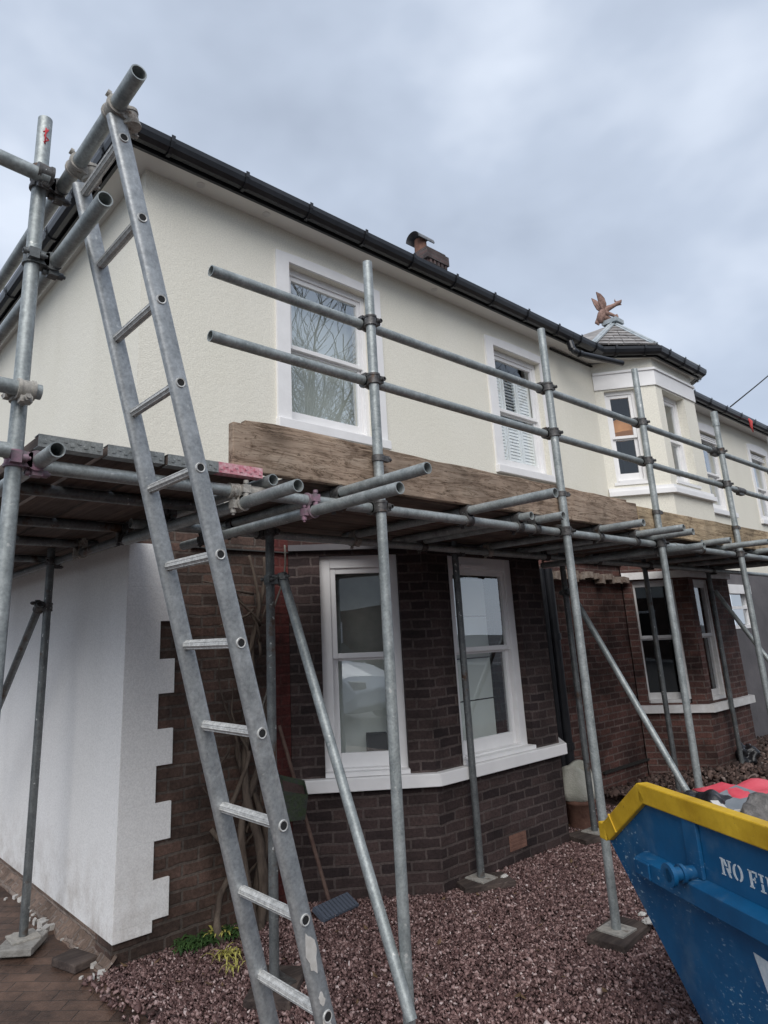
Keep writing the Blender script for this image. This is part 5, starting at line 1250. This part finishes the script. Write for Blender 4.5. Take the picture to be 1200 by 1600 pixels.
mb.add(V, [(k*n+i, k*n+(i+1) % n, (k+1)*n+(i+1) % n, (k+1)*n+i) for k in range(len(rings)-1) for i in range(n)], True); mb.add(V[-n:], [tuple(range(n))])
tag(mb.build('sack', BAGW, loc=(3.83, -.42, .27)), 'off white woven sack standing open on the brown flower pot', 'sack')
blob('rubbish_bag', (6.98, -.60, .12), (.15, .13, .15), BAGB, 'black rubbish bag on the rubble beyond the second bay', 'bag', 12, .5, 2)
blob('stone', (3.75, -.92, .03), (.06, .05, .035), PALE, 'pale lump of plaster near the foot of the inner pole', 'stone', 5, .4)
for i, (x, y, r) in enumerate(((2.28, -1.73, .03), (2.33, -.74, .018), (2.42, -1.62, .018))):
    blob('mortar_lump', (x, y, .045 if i < 2 else .015), (r*1.6, r, r*.5), PALE, ['white mortar smear beside the outer pole base left of the skip', 'tiny white lump on the dark sole board by the bay', 'white mortar crumbs at the edge of the outer sole board'][i], 'stone', 20+i, .5, 2)
# broken slabs by the path
mb = MB(); mb.obox((-.11, .22, .01), (1, .3, 0), (-.3, 1, 0), (0, 0, 1), .07, .10, .02); tag(mb.build('paving_slab', SOLE, loc=(-.11, .22, 0), bevel=.006), 'broken slab lying against the plinth of the side wall', 'slab')
mb = MB(); rr = random.Random(2)
for k in range(26):
    x = -.02-abs(rr.gauss(0, .05)); y = rr.uniform(-.05, 1.6); s_ = rr.uniform(.008, .03); mb.obox((x, y, s_*.4-.01), (rr.random()+.1, rr.random(), 0), (-rr.random(), rr.random()+.1, 0), (0, 0, 1), s_, s_*.7, s_*.5)
tag(mb.build('mortar_rubble', PALE, loc=(0, .5, 0)), 'crumbled mortar along the foot of the side wall', 'rubble', kind='stuff')
mb = MB(); pts = [(10.42, -.31, 4.86), (10.44, -.33, 4.80), (10.42, -.33, 4.73), (10.46, -.33, 4.62)]; mb.sweep(pts, [.010, .030, .022, .006], 6, flat=.2); tag(mb.build('red_ribbon', REDTAPE, loc=(10.4, -.3, 4.9)), 'scrap of red tape hanging from the far gutter', 'tape')
# telephone line
a = Vector((9.9, -.24, 4.98)); b = Vector((22.3, .44, 10.7)); mb = MB(); mb.sweep([a.lerp(b, i/16)+Vector((0, 0, -.12*math.sin(math.pi*i/16))) for i in range(17)], .011, 6)
tag(mb.build('telephone_line', RUBBER, loc=tuple(a)), 'thin black telephone line rising right from the far eaves', 'cable')
mb = MB(); q = Vector((13.6, 2.0, 7.55)); mb.cyl(q+Vector((0, 0, -2.2)), q+Vector((0, 0, .1)), .02, n=8)
mb.cyl(q+Vector((-.5, 0, 0)), q+Vector((.5, 0, 0)), .012, n=6)
for k in range(7): mb.cyl(q+Vector((-.45+k*.15, -.16, 0)), q+Vector((-.45+k*.15, .16, 0)), .006, n=5)
tag(mb.build('television_aerial', LEAD, loc=tuple(q)), 'television aerial standing on the far roof', 'aerial')

# ------------------------------------------------------------------ across the street (seen in the window panes)
BARK = mat('bare_tree_bark', (.07, .06, .05), .9)
def tree(loc, h, seed, label):
    T = thing('bare_tree', label, 'tree', loc, 'bare trees across the street'); rr = random.Random(seed)
    tr = MB(); br = MB(); L = Vector(loc)
    def grow(mb_, p, d, l, r, lev):
        pts = [p]; rs = [r]; q = p.copy(); dd = d.copy()
        for i in range(4):
            dd = (dd+Vector((rr.gauss(0, .12), rr.gauss(0, .12), rr.gauss(.03, .06)))).normalized(); q = q+dd*l/4; pts.append(q.copy()); rs.append(r*(1-.14*(i+1)))
        mb_.sweep(pts, rs, 6 if lev < 2 else 4, cap=False)
        if lev >= 5: return
        for k in range(4 if lev < 4 else 3):
            t = rr.randint(1, 4); a = (dd+Vector((rr.gauss(0, .62), rr.gauss(0, .62), rr.uniform(-.1, .45)))).normalized()
            grow(br, pts[t], a, l*rr.uniform(.58, .78), max(rs[t]*.62, .012), lev+1)
    grow(tr, L.copy(), Vector((0, 0, 1)), h*.36, h*.022, 0)
    tr.build('trunk', BARK, T); br.build('branches', BARK, T)
tree((10.5, -12.5, 0), 17, 1, 'bare tree across the street, nearest the camera side'); tree((14.5, -13.5, 0), 18, 2, 'bare tree across the street, second along'); tree((21, -13, 0), 17, 3, 'bare tree across the street, third along'); tree((29, -16, 0), 14, 5, 'bare tree at the far end of the street')
OH = thing('opposite_house', 'pale house on the other side of the street, seen only in reflections', 'house', (2, -22, 0))
mb = MB(); mb.box(-22, 22, -30, -22, 0, 2.9); mb.build('wall', BR_BROWN, OH); mb = MB(); mb.box(-22, 22, -30, -22, 2.9, 5.6); mb.build('upper_wall', CREAM2, OH)
mb = MB(); mb.prism([(-22.4, -30.3, 5.6), (-22.4, -21.6, 5.6), (-22.4, -26, 8.2)], (44.8, 0, 0)); mb.build('roof', SLATE, OH)
for k in range(9):
    mb = MB(); x = -19+k*4.6; mb.box(x, x+1.5, -22.0, -21.94, 3.5, 5.0); w_ = mb.build('window', PIT, OH); mb = MB(); mb.box(x+.1, x+1.4, -21.94, -21.93, 3.6, 4.9); mb.build('pane', DARK, w_)
    mb = MB(); mb.box(x, x+1.8, -22.0, -21.94, .9, 2.4); w_ = mb.build('window', PIT, OH); mb = MB(); mb.box(x+.1, x+1.7, -21.94, -21.93, 1.0, 2.3); mb.build('pane', DARK, w_)
# parked white car behind the photographer
CR_ = thing('parked_car', 'white hatchback parked in the street behind the camera', 'car', (-4.6, -8.2, 0))
cx, cy = -4.6, -8.2; ca = rad(12); ce = Vector((math.cos(ca), math.sin(ca), 0)); cn = Vector((-ce.y, ce.x, 0))
def cp(a, b, z): return Vector((cx, cy, 0))+ce*a+cn*b+Vector((0, 0, z))
sec = [(-2.05, .82, .35, .75, .75), (-1.95, .86, .22, .92, .92), (-1.5, .88, .2, 1.0, 1.42), (-.4, .88, .2, 1.0, 1.52), (.5, .88, .2, 1.0, 1.42), (1.15, .87, .2, .98, 1.0), (1.85, .84, .22, .80, .82), (2.08, .74, .35, .62, .62)]
mb = MB(); V = []
for a, hw, zb_, zs, zt_ in sec:
    V += [cp(a, -hw*.92, zb_), cp(a, -hw, zb_+.2), cp(a, -hw, zs), cp(a, -hw*.74, zt_), cp(a, 0, zt_+.04), cp(a, hw*.74, zt_), cp(a, hw, zs), cp(a, hw, zb_+.2), cp(a, hw*.92, zb_)]
K = 9
mb.add(V, [(i*K+k, i*K+(k+1) % K, (i+1)*K+(k+1) % K, (i+1)*K+k) for i in range(len(sec)-1) for k in range(K)]+[tuple(range(K-1, -1, -1)), tuple((len(sec)-1)*K+k for k in range(K))])
mb.build('body', CARW, CR_, bevel=.03)
for a in (-1.3, 1.35):
    for b in (-.86, .86):
        mb = MB(); mb.cyl(cp(a, b-.1, .31), cp(a, b+.1, .31), .31, n=24); wh = mb.build('wheel', RUBBER, CR_); mb = MB(); mb.cyl(cp(a, b-.105, .31), cp(a, b+.105, .31), .19, n=16); mb.build('rim', LEAD, wh)
for sb in (-1, 1):
    mb = MB(); mb.prism([cp(-1.35, sb*.885, 1.02), cp(.95, sb*.885, 1.02), cp(.4, sb*.70, 1.38), cp(-1.2, sb*.70, 1.40)], cn*sb*.02); mb.build('side_window', RUBBER, CR_)
    mb = MB(); mb.obox(cp(1.93, sb*.58, .70), ce, cn, (0, 0, 1), .12, .16, .06); mb.build('headlight', PALE, CR_)
mb = MB(); mb.prism([cp(1.12, -.62, 1.03), cp(1.12, .62, 1.03), cp(.52, .58, 1.46), cp(.52, -.58, 1.46)], (0, 0, .015)); mb.build('windscreen', RUBBER, CR_)
mb = MB(); mb.box(-40, 40, -20.5, -20.3, -.02, .1); tag(mb.build('kerb', PALE), kind='structure')
